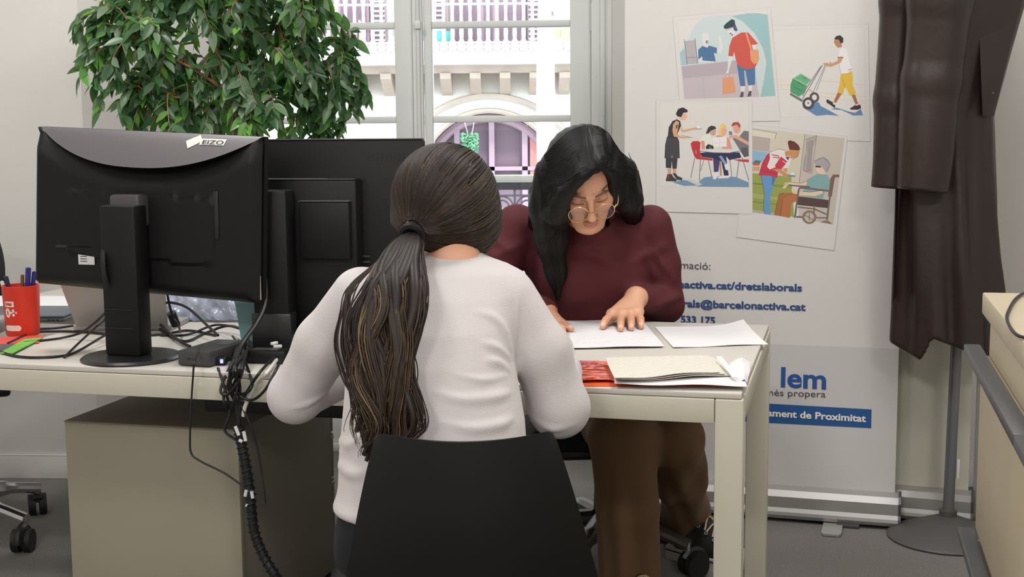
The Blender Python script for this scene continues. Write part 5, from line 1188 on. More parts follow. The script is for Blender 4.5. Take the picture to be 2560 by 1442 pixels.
picture((1870, 310), 5.546, [(10, 10), (1375, 175), (1190, 1745), (-160, 1560)], [(60, 55), (1340, 200), (1180, 1390), (62, 1220)], [
    ((204, 196, 178), [(60, 55), (790, 140), (710, 860), (62, 860)]), ((192, 182, 170), [(790, 140), (1340, 200), (1180, 1390), (700, 1300), (710, 800)]), ('L', OL, 5, [(790, 140), (705, 860)]),
    ((214, 206, 186), [(60, 70), (395, 125), (370, 215), (60, 165)]), ('L', OL, 5, [(60, 70), (395, 125), (370, 215)]), ((176, 164, 156), [(60, 160), (310, 200), (295, 385), (62, 360)]), ((136, 176, 200), [(62, 365), (275, 395), (210, 520), (62, 560)]), ((84, 112, 104), [(62, 540), (100, 500), (180, 510), (170, 545), (64, 560)]), ((196, 90, 80), [(75, 545), (165, 545), (160, 575), (75, 575)]), ((200, 156, 124), [(62, 585), (165, 590), (160, 650), (62, 650)]),
    ((148, 156, 78), [(62, 680), (600, 730), (640, 1290), (62, 1190)]), ((120, 132, 62), [(62, 810), (560, 860), (560, 880), (62, 835)]), ((164, 168, 104), [(62, 960), (430, 1020), (430, 1060), (62, 1020)]), ((120, 132, 62), [(62, 1070), (420, 1110), (420, 1120), (62, 1085)]), ((176, 166, 160), [(62, 1185), (420, 1240), (420, 1270), (62, 1225)]),
    ((172, 162, 158), [(800, 240), (820, 205), (960, 165), (930, 280), (890, 330), (880, 670), (800, 670), (760, 640), (780, 460), (820, 400)]), ((156, 146, 144), [(835, 240), (910, 225), (870, 660), (810, 655)]), ('L', (110, 98, 98), 5, [(800, 215), (955, 160), (880, 690), (770, 640), (825, 250)]),
    ((100, 148, 190), [(175, 700), (390, 730), (345, 880), (310, 1010), (315, 1260), (235, 1245), (215, 1180), (235, 960), (205, 850)]), ((72, 116, 160), [(330, 720), (390, 730), (345, 850), (335, 850)]), ('L', (60, 70, 90), 6, [(175, 700), (210, 860), (225, 960), (215, 1180), (235, 1245)]),
    ((192, 52, 76), [(150, 710), (190, 560), (260, 430), (340, 370), (420, 420), (420, 560), (520, 560), (420, 650), (405, 745), (300, 715)]), ((222, 216, 212), [(300, 400), (350, 360), (430, 345), (520, 365), (560, 450), (600, 480), (560, 610), (480, 610), (520, 560), (540, 520), (420, 500), (380, 600), (300, 630), (265, 590), (305, 480)]), ((192, 52, 76), [(460, 450), (545, 520), (460, 630), (370, 580)]), ('L', (176, 40, 66), 12, [(330, 425), (420, 440), (435, 475)]), ('L', (176, 40, 66), 10, [(345, 460), (400, 460), (425, 485)]), ('L', (222, 216, 212), 8, [(480, 510), (530, 545)]), ('L', OL, 5, [(150, 710), (200, 540), (300, 390), (430, 345), (520, 365)]), ('L', (150, 36, 60), 7, [(165, 640), (410, 690)]),
    ((198, 140, 92), [(330, 625), (440, 620), (545, 690), (560, 740), (510, 745), (465, 690)]), ((198, 140, 92), [(480, 620), (545, 615), (540, 670), (500, 650)]), ((198, 140, 92), [(510, 380), (560, 370), (590, 350), (715, 360), (685, 455), (600, 480), (580, 440), (520, 450)]), ((70, 72, 80), [(520, 455), (580, 455), (555, 505)]), ((96, 50, 44), [(552, 250), (575, 228), (640, 240), (700, 290), (725, 345), (700, 365), (575, 355), (560, 300)]), ('E', (88, 44, 40), (585, 255), (34, 28)), ('L', OL, 5, [(715, 360), (690, 450), (620, 490)]),
    ((90, 140, 160), [(550, 700), (670, 715), (640, 735), (555, 725)]), ((222, 220, 216), [(590, 675), (640, 672), (635, 705), (595, 705)]),
    ((124, 90, 76), [(1140, 760), (1180, 700), (1265, 700), (1265, 735), (1205, 740), (1160, 1010), (1110, 1000)]),
    ((166, 104, 60), [(370, 1260), (440, 960), (690, 950), (690, 990), (600, 1100), (580, 1300)]), ((176, 112, 66), [(450, 1270), (480, 1040), (560, 995), (690, 985), (690, 1060), (590, 1110), (570, 1300)]), ('L', OL, 6, [(480, 1040), (450, 1275)]), ('L', OL, 6, [(370, 1260), (430, 980), (500, 955)]),
    ((128, 164, 166), [(820, 770), (960, 690), (1100, 700), (1140, 790), (1130, 880), (1060, 940), (1040, 1040), (740, 1000), (760, 930), (800, 880)]), ((220, 196, 170), [(480, 870), (520, 810), (580, 795), (740, 815), (820, 790), (810, 850), (720, 850), (560, 830), (520, 890), (490, 895)]), ((220, 196, 170), [(600, 910), (650, 890), (690, 940), (900, 940), (1030, 925), (1040, 960), (930, 1000), (760, 990), (620, 960)]), ('L', OL, 5, [(760, 930), (850, 945), (1000, 920)]), ('L', OL, 5, [(480, 870), (560, 800), (730, 820), (820, 790)]),
    ((220, 196, 170), [(940, 570), (1010, 590), (1060, 640), (1080, 700), (990, 690), (945, 640)]), ((166, 158, 164), [(918, 515), (980, 478), (1050, 458), (1120, 500), (1140, 570), (1110, 650), (1080, 668), (1045, 620), (1030, 580), (960, 580), (920, 540)]), ((58, 46, 46), [(935, 575), (1015, 585), (1010, 605), (940, 598)]), ('L', OL, 5, [(918, 515), (1050, 458), (1140, 560), (1085, 668)]),
    ((84, 60, 60), [(690, 1000), (1130, 1055), (1115, 1165), (690, 1120)]), ('L', (112, 100, 96), 26, [(650, 1300), (705, 900), (730, 880), (1150, 930)]), ('L', (112, 100, 96), 24, [(1165, 780), (1095, 1330)]), ('L', (112, 100, 96), 20, [(570, 850), (860, 870)]), ('L', (112, 100, 96), 18, [(690, 1150), (920, 1175), (1110, 1260)]), ('L', (112, 100, 96), 20, [(920, 1150), (910, 1290), (670, 1285)]), ('L', (112, 100, 96), 16, [(670, 1290), (1100, 1300)]),
    ('E', (140, 112, 96), (850, 1290), (100, 95)), ('E', (190, 182, 172), (850, 1292), (66, 66)), ('L', (70, 60, 60), 8, [(790, 1260), (910, 1330)]), ('L', (70, 60, 60), 8, [(850, 1230), (850, 1340)]), ((140, 112, 96), [(1005, 1360), (1060, 1335), (1120, 1340), (1170, 1388)])], 'illustration')

picture((1640, 250), 6.268, [(5, 5), (1505, 0), (1510, 1780), (5, 1740)], [(60, 45), (1455, 25), (1455, 1365), (60, 1345)], [
    ('L', (226, 206, 178), 6, [(280, 45), (285, 280), (60, 285)]), ('L', (226, 206, 178), 6, [(370, 45), (370, 200)]), ('L', (226, 206, 178), 8, [(540, 40), (530, 960)]), ('L', (226, 206, 178), 6, [(550, 130), (1100, 110)]), ('L', (226, 206, 178), 6, [(550, 190), (1100, 165)]), ('L', (226, 206, 178), 8, [(730, 40), (730, 400)]), ('L', (226, 206, 178), 8, [(1110, 40), (1105, 340)]), ('L', (226, 206, 178), 6, [(1325, 40), (1325, 245), (1455, 245)]), ('L', (226, 206, 178), 6, [(1240, 40), (1240, 330)]), ('L', (226, 206, 178), 7, [(360, 1020), (560, 1000), (1455, 1110)]),
    ((112, 144, 172), [(260, 1290), (420, 1250), (730, 1310), (660, 1340), (440, 1345)]), ((112, 144, 172), [(690, 1260), (760, 1210), (900, 1195), (1250, 1205), (1455, 1290), (1455, 1365), (640, 1355)]), ((200, 198, 200), [(420, 1225), (560, 1240), (730, 1320), (660, 1345)]),
    ('L', (130, 128, 134), 13, [(610, 900), (545, 1220)]), ('L', (130, 128, 134), 13, [(700, 920), (680, 1260)]), ('L', (130, 128, 134), 13, [(820, 930), (875, 1210)]), ('L', (130, 128, 134), 10, [(755, 930), (700, 1110)]), ('L', (130, 128, 134), 13, [(1310, 870), (1265, 1230)]), ('L', (130, 128, 134), 13, [(1350, 900), (1455, 1260)]), ('L', (130, 128, 134), 12, [(1150, 840), (1190, 1215)]),
    ((186, 52, 56), [(545, 680), (580, 645), (660, 640), (700, 665), (690, 790), (710, 890), (890, 920), (890, 950), (640, 925), (600, 880), (560, 760)]), ((190, 56, 58), [(1200, 930), (1455, 930), (1455, 975), (1330, 965)]), ('L', (220, 190, 186), 8, [(625, 785), (630, 840)]),
    ((178, 128, 112), [(985, 950), (1020, 950), (1030, 1180), (1010, 1190)]), ((62, 62, 104), [(890, 830), (1010, 830), (980, 1120), (910, 1130)]), ((42, 44, 78), [(690, 830), (800, 815), (1310, 820), (1340, 900), (1150, 940), (1100, 880), (1140, 1180), (1070, 1190), (1025, 960), (900, 915), (720, 890)]), ((132, 150, 178), [(985, 880), (1030, 870), (1110, 990), (1070, 1010)]),
    ((222, 220, 220), [(905, 1130), (960, 1130), (975, 1190), (930, 1245), (890, 1230)]), ((222, 220, 220), [(1070, 1010), (1130, 990), (1165, 1060), (1120, 1100), (1090, 1090)]), ((222, 220, 220), [(970, 1205), (1070, 1185), (1170, 1180), (1140, 1220), (980, 1230)]),
    ((222, 222, 208), [(700, 610), (760, 540), (850, 540), (890, 640), (870, 720), (790, 770), (700, 770)]), ((200, 150, 130), [(705, 640), (760, 640), (770, 770), (720, 775)]), ((204, 156, 132), [(850, 470), (940, 460), (935, 540), (890, 560), (850, 530)]), ((52, 48, 52), [(780, 530), (820, 430), (870, 400), (930, 415), (945, 450), (860, 480), (830, 520)]),
    ((230, 196, 110), [(985, 540), (990, 430), (1040, 360), (1090, 380), (1110, 440), (1080, 420), (1030, 460), (1030, 560)]), ((222, 168, 142), [(1030, 460), (1085, 420), (1115, 480), (1090, 550), (1030, 560)]), ((216, 150, 130), [(950, 550), (1030, 560), (1150, 600), (1200, 780), (1060, 790), (950, 600)]),
    ((118, 114, 118), [(1330, 540), (1380, 480), (1455, 490), (1455, 870), (1390, 900), (1300, 760), (1200, 600), (1290, 600)]), ((88, 84, 90), [(1300, 760), (1430, 740), (1455, 880), (1380, 890)]), ((214, 160, 138), [(1200, 420), (1300, 390), (1330, 470), (1290, 530), (1230, 510)]), ((168, 76, 64), [(1182, 400), (1210, 350), (1290, 342), (1325, 390), (1320, 445), (1270, 390), (1185, 415)]), ((216, 164, 138), [(1140, 560), (1260, 545), (1455, 660), (1450, 710), (1250, 600), (1150, 600)]), ((120, 126, 128), [(1140, 490), (1190, 490), (1200, 545), (1150, 550)]),
    ((228, 226, 224), [(885, 590), (1110, 570), (1110, 730), (900, 740)]), ('L', (196, 194, 196), 5, [(900, 680), (1110, 665)]), ('L', (196, 194, 196), 5, [(1000, 600), (1000, 730)]), ((38, 36, 44), [(780, 730), (820, 690), (900, 720), (905, 770), (790, 780)]), ('E', (90, 90, 100), (850, 745), (26, 24)), ((214, 212, 210), [(690, 790), (820, 765), (1310, 770), (1330, 790), (1150, 830), (800, 820)]), ('L', (100, 96, 104), 10, [(690, 800), (900, 825), (1150, 830), (1320, 795)]), ('E', (206, 206, 206), (1000, 765), (30, 20)),
    ((196, 160, 130), [(180, 1075), (240, 1075), (240, 1160), (190, 1160)]), ((196, 160, 130), [(260, 1070), (315, 1070), (315, 1150), (265, 1150)]), ((60, 56, 60), [(155, 1250), (180, 1160), (250, 1160), (270, 1200), (330, 1250), (320, 1275), (160, 1270)]), ((60, 56, 60), [(260, 1150), (310, 1145), (340, 1190), (415, 1220), (410, 1255), (330, 1250)]), ((150, 50, 50), [(185, 1165), (210, 1165), (205, 1230), (185, 1230)]),
    ((56, 54, 58), [(155, 900), (340, 900), (325, 1075), (260, 1075), (250, 950), (240, 1070), (155, 1060)]), ((66, 64, 68), [(175, 570), (340, 580), (365, 650), (375, 910), (260, 920), (255, 860), (240, 915), (135, 910), (145, 700)]), ((52, 50, 54), [(200, 430), (260, 330), (330, 300), (380, 330), (395, 400), (340, 520), (340, 600), (185, 590)]),
    ((210, 160, 120), [(270, 380), (320, 320), (365, 350), (350, 420), (330, 540), (400, 570), (560, 580), (545, 595), (400, 600), (280, 570), (258, 480)]), ((212, 164, 124), [(395, 400), (420, 470), (560, 440), (620, 425), (680, 455), (560, 470), (440, 505), (390, 490)]), ((84, 90, 104), [(310, 400), (345, 375), (340, 430), (310, 460)]), ('L', (150, 146, 150), 8, [(400, 550), (570, 590)]), ((228, 226, 224), [(640, 405), (690, 405), (685, 445), (645, 445)]), ('L', (120, 116, 120), 8, [(630, 455), (720, 450)]),
    ((222, 176, 146), [(400, 240), (470, 200), (490, 270), (460, 305), (400, 320), (360, 280)]), ((46, 38, 44), [(312, 215), (350, 140), (420, 115), (490, 150), (500, 190), (430, 200), (400, 265), (340, 260)])], 'illustration')
# ------------------------------------------------------------------ people
M_skin = mat('skin', (206, 156, 128), 0.5, attr='Col', spec=0.4)
M_hairB = mat('hair_black', (14, 12, 12), 0.5, spec=0.28)
M_hairA = mat('hair_brown', (36, 28, 24), 0.5, spec=0.3); M_hairA2 = mat('hair_brown_light', (66, 50, 39), 0.5, spec=0.3); M_hairA3 = mat('hair_blond', (112, 92, 64), 0.5, spec=0.3)
M_white_top = mat('white_jersey', (204, 197, 197), 0.85, bump=0.25, bscale=420, sheen=0.2)
M_burg = mat('burgundy_jersey', (80, 21, 29), 0.8, bump=0.2, bscale=420)
M_brown = mat('brown_trousers', (112, 84, 58), 0.8, bump=0.2, bscale=300)
M_navy = mat('dark_trousers', (20, 21, 28), 0.8)
SKIN = np.array(lin((212, 160, 130)))
def T3(v): return tuple(float(a) for a in v)
def row(py, l, r, Y, ry): a = W(l, py, Y); b = W(r, py, Y); return (float(a.z), float((a.x + b.x) / 2), Y, float(b.x - a.x) / 2, ry)

def head_sdf(P):                         # face looks along -y, z up, origin between the ears
    d = ell(P, (0, 0.014, 0.036), (0.073, 0.092, 0.083))
    d = smin(d, ell(P, (0, -0.028, -0.026), (0.058, 0.060, 0.081)), 0.03)
    d = smin(d, ell(P, (0, -0.068, -0.097), (0.020, 0.021, 0.017)), 0.028)
    for s in (-1, 1):
        d = smin(d, ell(P, (s * 0.040, -0.052, -0.022), (0.024, 0.024, 0.026)), 0.02)
        d = smin(d, cone(P, (s * 0.052, 0.0, -0.045), (s * 0.024, -0.06, -0.094), 0.013, 0.012), 0.03)
        d = smax(d, -ell(P, (s * 0.031, -0.098, 0.010), (0.020, 0.016, 0.013)), 0.012)
        d = smin(d, ell(P, (s * 0.031, -0.0725, 0.007), (0.0165, 0.0145, 0.0125)), 0.004)
        d = smin(d, cone(P, (s * 0.012, -0.090, 0.024), (s * 0.046, -0.080, 0.026), 0.0065, 0.004), 0.012)
        d = smin(d, ell(P, (s * 0.074, 0.012, 0.0), (0.010, 0.018, 0.030)), 0.008)
    d = smin(d, cone(P, (0, -0.086, 0.016), (0, -0.107, -0.030), 0.0065, 0.0095), 0.012)
    d = smin(d, ell(P, (0, -0.108, -0.034), (0.0105, 0.010, 0.0085)), 0.006)
    for s in (-1, 1):
        d = smin(d, ell(P, (s * 0.0115, -0.097, -0.037), (0.0075, 0.009, 0.0065)), 0.006)
        d = smax(d, -ell(P, (s * 0.006, -0.104, -0.0445), (0.0035, 0.004, 0.003)), 0.002)
    d = smin(d, ell(P, (0, -0.0885, -0.0605), (0.021, 0.009, 0.0052)), 0.005)
    d = smin(d, ell(P, (0, -0.0865, -0.0705), (0.018, 0.0095, 0.0062)), 0.005)
    d = smax(d, -ell(P, (0, -0.098, -0.0652), (0.021, 0.006, 0.0012)), 0.002)
    return d
def face_colors(V, brow=(52, 38, 34), lip=(186, 112, 100)):
    C = np.tile(SKIN, (len(V), 1)).astype(np.float32); x, y, z = V[:, 0], V[:, 1], V[:, 2]; ax = np.abs(x)
    def blend(m, c): m = np.clip(m, 0, 1)[:, None]; C[:] = C * (1 - m) + np.array(lin(c)) * m
    fr = y < -0.05
    blend(fr * np.clip(1.15 - np.sqrt((x / 0.020) ** 2 + ((z + 0.0655) / 0.0085) ** 2), 0, 0.25) * 4 * 0.75, lip)
    bz = 0.026 + 0.10 * (ax - 0.014) - 3.2 * np.maximum(ax - 0.035, 0) ** 2 * 1.2
    blend(fr * (ax > 0.011) * (ax < 0.05) * np.clip(1.6 - np.abs(z - bz) / 0.0028, 0, 1) * 0.85, brow)
    lz = -0.0035 + 2.5 * (ax - 0.031) ** 2 * 3
    blend(fr * (ax > 0.015) * (ax < 0.047) * np.clip(1.5 - np.abs(z - lz) / 0.0018, 0, 1) * 0.85, (44, 30, 28))
    blend(fr * np.clip(1 - np.sqrt(((ax - 0.031) / 0.019) ** 2 + ((z - 0.010) / 0.012) ** 2), 0, 1) * 0.45, (176, 118, 98))
    blend(fr * np.clip(1 - np.sqrt(((ax - 0.04) / 0.02) ** 2 + ((z + 0.03) / 0.02) ** 2), 0, 1) * 0.25, (214, 140, 118))
    return C
def head_piece(R, o, h, **kw):
    V, Fq = nets(head_sdf, (-0.1, -0.14, -0.14), (0.1, 0.125, 0.14), h)
    C = face_colors(V, **kw); return (V @ np.array(R).T + np.array(o), Fq), C
def hand_field(wrist, knuckles, fingers, thumb, rw=0.026):
    """fingers: list of joint lists starting at the knuckle"""
    def f(P):
        d = None
        for k in knuckles: e = cone(P, wrist, k, rw * 0.9, 0.0135); d = e if d is None else smin(d, e, 0.012)
        for a, b in zip(knuckles[:-1], knuckles[1:]): d = smin(d, cone(P, a, b, 0.013, 0.013), 0.008)
        fd = None
        for fg in fingers:
            n = len(fg); e = chain(P, fg, [0.0102, 0.0098, 0.0088, 0.0074][:n] if n == 4 else [0.0102, 0.0095, 0.0076], 0.004); fd = e if fd is None else np.minimum(fd, e)
        d = smin(d, fd, 0.007)
        return smin(d, chain(P, thumb, [0.0165, 0.0125, 0.0105, 0.0085][:len(thumb)], 0.006), 0.01)
    return f
def bounds(pts, m): a = np.array([T3(p) for p in pts]); return a.min(0) - m, a.max(0) + m
def strands(name, paths, radii, mis, mats_, parent, n=5, flat=None):
    g = MB()
    for P, r, mi in zip(paths, radii, mis): g.tube([Vector(p) for p in P], r, n, mi, caps=False)
    return g.build(name, mats_, parent, world=True, sharp=False)

# ============ the woman in the burgundy sweater, facing us
B = thing('person', 'person in a burgundy sweater and gold-rimmed glasses bent over papers at the desk', 'person', (0.32, 3.72, 0))
pit, rol, yw = math.radians(36), math.radians(-7), math.radians(4)
RB = Matrix.Rotation(yw, 3, 'Z') @ Matrix.Rotation(rol, 3, 'Y') @ Matrix.Rotation(pit, 3, 'X')
eyeB = W(1476, 503, 3.34); oB = eyeB - RB @ Vector((0, -0.088, 0.008))
RBn = np.array(RB); oBn = np.array(oB)
headB, colB = head_piece(RB, oB, 0.0021)
def hl(x, y, z): return oB + RB @ Vector((x, y, z))
# arms and hands
shL, shR = W(1292, 566, 3.63), W(1626, 566, 3.63)             # as seen: left, right
elL, elR = W(1228, 725, 3.60), W(1664, 762, 3.63)
wrR = W(1590, 744, 3.485); wrL = W(1366, 778, 3.46)
kn = [W(1529, 785, 3.412), W(1553, 788, 3.405), W(1577, 786, 3.405), W(1596, 780, 3.415)]
tz_ = DT + 0.0125
tips = [Z(1507, 817, tz_), Z(1552, 822, tz_), Z(1578, 820, tz_), Z(1603, 816, tz_)]
pips = [W(1515, 800, 3.378), W(1552, 803, 3.37), W(1578, 801, 3.37), W(1601, 797, 3.38)]
fR_ = [[k, p, k.lerp(t, 0.0) * 0 + p.lerp(t, 0.55) + Vector((0, 0, 0.003)), t] for k, p, t in zip(kn, pips, tips)]
thR = [wrR.lerp(kn[0], 0.45) + Vector((-0.008, 0.004, -0.008)), W(1528, 792, 3.43), W(1522, 802, 3.41)]
hR = hand_field(T3(wrR), [T3(k) for k in kn], [[T3(p) for p in f] for f in fR_], [T3(p) for p in thR])
lo, hi = bounds([wrR] + tips + kn, 0.035); pcR = nets(lambda P: smin(hR(P), cone(P, T3(wrR), T3(wrR.lerp(elR, 0.45)), 0.027, 0.03), 0.012), lo, hi + np.array((0.03, 0.05, 0.02)), 0.0017)
knL = [W(1398, 812, 3.395), W(1384, 822, 3.385), W(1370, 828, 3.385), W(1358, 828, 3.40)]
tpL = [Z(1412, 842, tz_), Z(1392, 852, tz_), Z(1372, 856, tz_), Z(1354, 852, tz_)]
fL_ = [[k, k.lerp(t, 0.5) + Vector((0, 0, 0.006)), t] for k, t in zip(knL, tpL)]
thL = [wrL.lerp(knL[0], 0.5), W(1404, 810, 3.40), W(1416, 820, 3.385), Z(1427, 822, tz_)]
hL = hand_field(T3(wrL), [T3(k) for k in knL], [[T3(p) for p in f] for f in fL_], [T3(p) for p in thL], 0.024)
lo, hi = bounds([wrL] + tpL + knL, 0.035); pcL = nets(lambda P: smin(hL(P), cone(P, T3(wrL), T3(wrL.lerp(elL, 0.4)), 0.026, 0.03), 0.012), lo - np.array((0.04, 0, 0)), hi + np.array((0.03, 0.05, 0.03)), 0.0019)
# core under the clothes and the neck
nkt = hl(0, 0.03, -0.07); nkb = W(1476, 640, 3.66)
def coreB(P):
    d = chain(P, [T3(nkt), T3(nkb)], [0.05, 0.052])
    d = smin(d, column(P, [row(660, 1360, 1580, 3.66, 0.07), row(1010, 1370, 1590, 3.72, 0.09)]), 0.03)
    d = smin(d, chain(P, [T3(shL), T3(elL), T3(wrL)], [0.04, 0.034, 0.025]), 0.03); return smin(d, chain(P, [T3(shR), T3(elR), T3(wrR)], [0.04, 0.034, 0.025]), 0.03)
pcC = nets(coreB, (-0.12, 3.36, 0.45), (0.55, 3.85, 1.16), 0.008)
def hand_cols(piece, tps):
    V = piece[0]; C = np.tile(SKIN, (len(V), 1)); 
    for t in tps:
        d = np.linalg.norm((V - np.array(T3(t + Vector((0, 0.004, 0.006))))) / np.array((1, 1.2, 0.7)), axis=1); m = np.clip((0.0085 - d) / 0.003, 0, 1)[:, None]; C = C * (1 - m) + np.array(lin((232, 184, 166))) * m
    return C
colsB = np.concatenate([colB, hand_cols(pcR, tips), hand_cols(pcL, tpL[:1] + thL[-1:]), np.tile(SKIN, (len(pcC[0]), 1))])
sdf_obj('body', [headB, pcR, pcL, pcC], M_skin, B, colsB)
# sweater
rowsB = [row(492, 1420, 1530, 3.66, 0.05), row(512, 1352, 1562, 3.65, 0.066), row(530, 1312, 1606, 3.64, 0.078), row(575, 1300, 1628, 3.64, 0.098), row(650, 1312, 1622, 3.64, 0.115), row(740, 1318, 1622, 3.65, 0.12), row(830, 1322, 1630, 3.67, 0.12), row(930, 1325, 1640, 3.70, 0.125), row(1010, 1330, 1650, 3.73, 0.13)]
cufR = wrR.lerp(elR, 0.16); cufL = wrL.lerp(elL, 0.05)
def swB0(P):
    d = column(P, rowsB, 0.03)
    for s_ in (1425, 1535): d = smin(d, ell(P, T3(W(s_, 700, 3.575)), (0.075, 0.06, 0.075)), 0.04)
    d = smin(d, chain(P, [T3(shL), T3(elL), T3(cufL)], [0.062, 0.052, 0.035], 0.02), 0.03)
    d = smin(d, chain(P, [T3(shR), T3(W(1652, 660, 3.635)), T3(elR), T3(cufR)], [0.060, 0.053, 0.050, 0.034], 0.015), 0.03)
    nk = chain(P, [T3(W(1478, 560, 3.56)), T3(W(1476, 640, 3.62))], [0.068, 0.09])
    d = smin(d, nk, 0.03)
    hole = cone(P, T3(W(1479, 520, 3.52)), T3(nkb), 0.058, 0.05); d = smax(d, -hole, 0.008)
    x, y, z = P[..., 0], P[..., 1], P[..., 2]
    for (ax, az, bx_, bz, w_, am) in ((1420, 620, 1560, 660, 0.018, 0.007), (1410, 590, 1500, 640, 0.014, 0.006), (1640, 640, 1690, 700, 0.012, 0.005), (1590, 650, 1660, 620, 0.014, 0.005), (1240, 640, 1310, 610, 0.014, 0.006), (1450, 640, 1560, 610, 0.014, 0.005), (1640, 760, 1700, 745, 0.012, 0.006), (1380, 760, 1470, 740, 0.02, 0.004), (1235, 600, 1300, 640, 0.012, 0.005), (1600, 600, 1640, 690, 0.012, 0.004)):
        a, b_ = W(ax, az, 3.55), W(bx_, bz, 3.55); dx, dz_ = b_.x - a.x, b_.z - a.z; L2 = dx * dx + dz_ * dz_
        t = np.clip(((x - a.x) * dx + (z - a.z) * dz_) / L2, 0, 1); q = np.sqrt((x - a.x - t * dx) ** 2 + (z - a.z - t * dz_) ** 2)
        d = d - am * np.exp(-(q / w_) ** 2) * (y < 3.68)
    return d
V, Fq = nets(swB0, (-0.16, 3.38, 0.44), (0.56, 3.86, 1.14), 0.0045)
sdf_obj('sweater', [(V, Fq)], M_burg, B)
# hair
def toB(P): return (P - oBn.astype(np.float32)) @ RBn.astype(np.float32)
def hairB(P):
    q = toB(P)
    cap = smin(ell(q, (0, 0.012, 0.050), (0.094, 0.112, 0.092)), ell(q, (0, 0.05, 0.02), (0.088, 0.085, 0.09)), 0.03)
    cap = smin(cap, ell(q, (0.018, -0.005, 0.105), (0.055, 0.075, 0.045)), 0.03)
    cap = smin(cap, ell(q, (-0.07, -0.02, -0.02), (0.045, 0.07, 0.08)), 0.03); cap = smin(cap, ell(q, (0.072, 0.0, -0.01), (0.035, 0.06, 0.08)), 0.03)
    op = ell(P, T3(W(1477, 524, 3.29)), (0.067, 0.115, 0.106), np.array(Matrix.Rotation(math.radians(10), 3, 'Y')))
    cap = smax(cap, -op, 0.012)
    cap = smax(cap, -(np.linalg.norm((q - np.array((0, -0.02, -0.03), np.float32)) / np.array((0.9, 1.15, 1.35), np.float32), axis=-1) - 0.06), 0.01)
    lock = chain(P, [T3(W(1500, 408, 3.285)), T3(W(1456, 440, 3.28)), T3(W(1414, 482, 3.31)), T3(W(1386, 540, 3.36))], [0.010, 0.013, 0.017, 0.026], 0.01)
    cap = smin(cap, lock, 0.035)
    cl = chain(P, [T3(W(1382, 440, 3.40)), T3(W(1372, 520, 3.43)), T3(W(1378, 600, 3.48)), T3(W(1390, 680, 3.505)), T3(W(1394, 745, 3.505))], [0.05, 0.05, 0.043, 0.028, 0.008], 0.02)
    cl = smin(cl, chain(P, [T3(W(1356, 480, 3.50)), T3(W(1338, 560, 3.57))], [0.035, 0.02], 0.02), 0.02)
    crr = chain(P, [T3(W(1556, 430, 3.42)), T3(W(1572, 500, 3.47)), T3(W(1580, 540, 3.60)), T3(W(1588, 575, 3.71))], [0.04, 0.034, 0.026, 0.012], 0.02)
    crr = smin(crr, chain(P, [T3(W(1560, 440, 3.5)), T3(W(1588, 520, 3.62))], [0.04, 0.025], 0.02), 0.02)
    d = smin(smin(cap, cl, 0.025), crr, 0.025)
    x, z = q[..., 0], q[..., 2]
    d = d + 0.0008 * np.sin(P[..., 0] * 300 + 30 * P[..., 2])
    # parting groove
    d = smax(d, 0.004 - np.sqrt((q[..., 0] - 0.012) ** 2 + np.maximum(0.13 - z, 0) ** 2 * 0.2) if False else d - 1, 0.004) if False else d
    return d
V, Fq = nets(hairB, (0.0, 3.2, 0.78), (0.36, 3.72, 1.32), 0.0036)
sdf_obj('hair', [(V, Fq)], M_hairB, B)
rh = random.Random(4); paths = []; 
for i in range(760):
    sd = -1 if i % 2 else 1; s0 = rh.uniform(0, 1)
    p0 = hl(0.014 + 0.004 * sd, -0.095 + 0.13 * s0, 0.118 + 0.02 * math.sin(s0 * 3))
    if sd < 0:
        f_ = rh.random(); m1 = hl(-0.06 - 0.02 * f_, -0.09 + 0.12 * s0, 0.09); m2 = W(1404 - 52 * f_, 478, 3.31 + 0.2 * f_); m3 = W(1402 - 55 * f_, 570, 3.38 + 0.16 * f_); m4 = W(1404 - 34 * f_, 660, 3.46 + 0.05 * f_); m5 = W(1398 - 16 * f_ + rh.uniform(-8, 8), 720 + rh.uniform(-20, 35), 3.48)
        pts = [p0, m1, m2, m3, m4, m5]
        if s0 > 0.7: pts = [p0, m1, W(1352 + 20 * f_, 470, 3.48), W(1338 + 24 * f_, 560 + rh.uniform(-20, 10), 3.56)]
    else:
        f_ = rh.random(); m1 = hl(0.075, -0.08 + 0.12 * s0, 0.085); m2 = W(1546 + 42 * f_, 450, 3.38 + 0.14 * f_); m3 = W(1552 + 48 * f_, 520, 3.44 + 0.14 * f_); m4 = W(1566 + 30 * f_, 552 + rh.uniform(-15, 15), 3.60 + 0.05 * f_)
        pts = [p0, m1, m2, m3, m4]
    paths.append(np.array([T3(p) for p in cr(pts, 5)], np.float32))
lens = [len(p) for p in paths]; allp = snap(hairB, np.concatenate(paths), 0.0002, 4); o_ = 0; out = []
for L in lens: out.append(allp[o_:o_ + L]); o_ += L
strands('hair_strands', out, [[0.0013 * (1 - 0.5 * k / L) for k in range(L)] for L in lens], [0] * len(out), [M_hairB], B, 4)
fly = []
for i in range(26):
    a = rh.uniform(0, 1); fly.append([W(1570 + 18 * a, 380 + 40 * a, 3.45), W(1592 + 10 * rh.random(), 450 + 30 * a, 3.5), W(1598 + 14 * rh.random(), 520 + 30 * rh.random(), 3.56)])
strands('flyaway_hair', [cr(f, 5) for f in fly], [0.0006] * len(fly), [0] * len(fly), [M_hairB], B, 3)
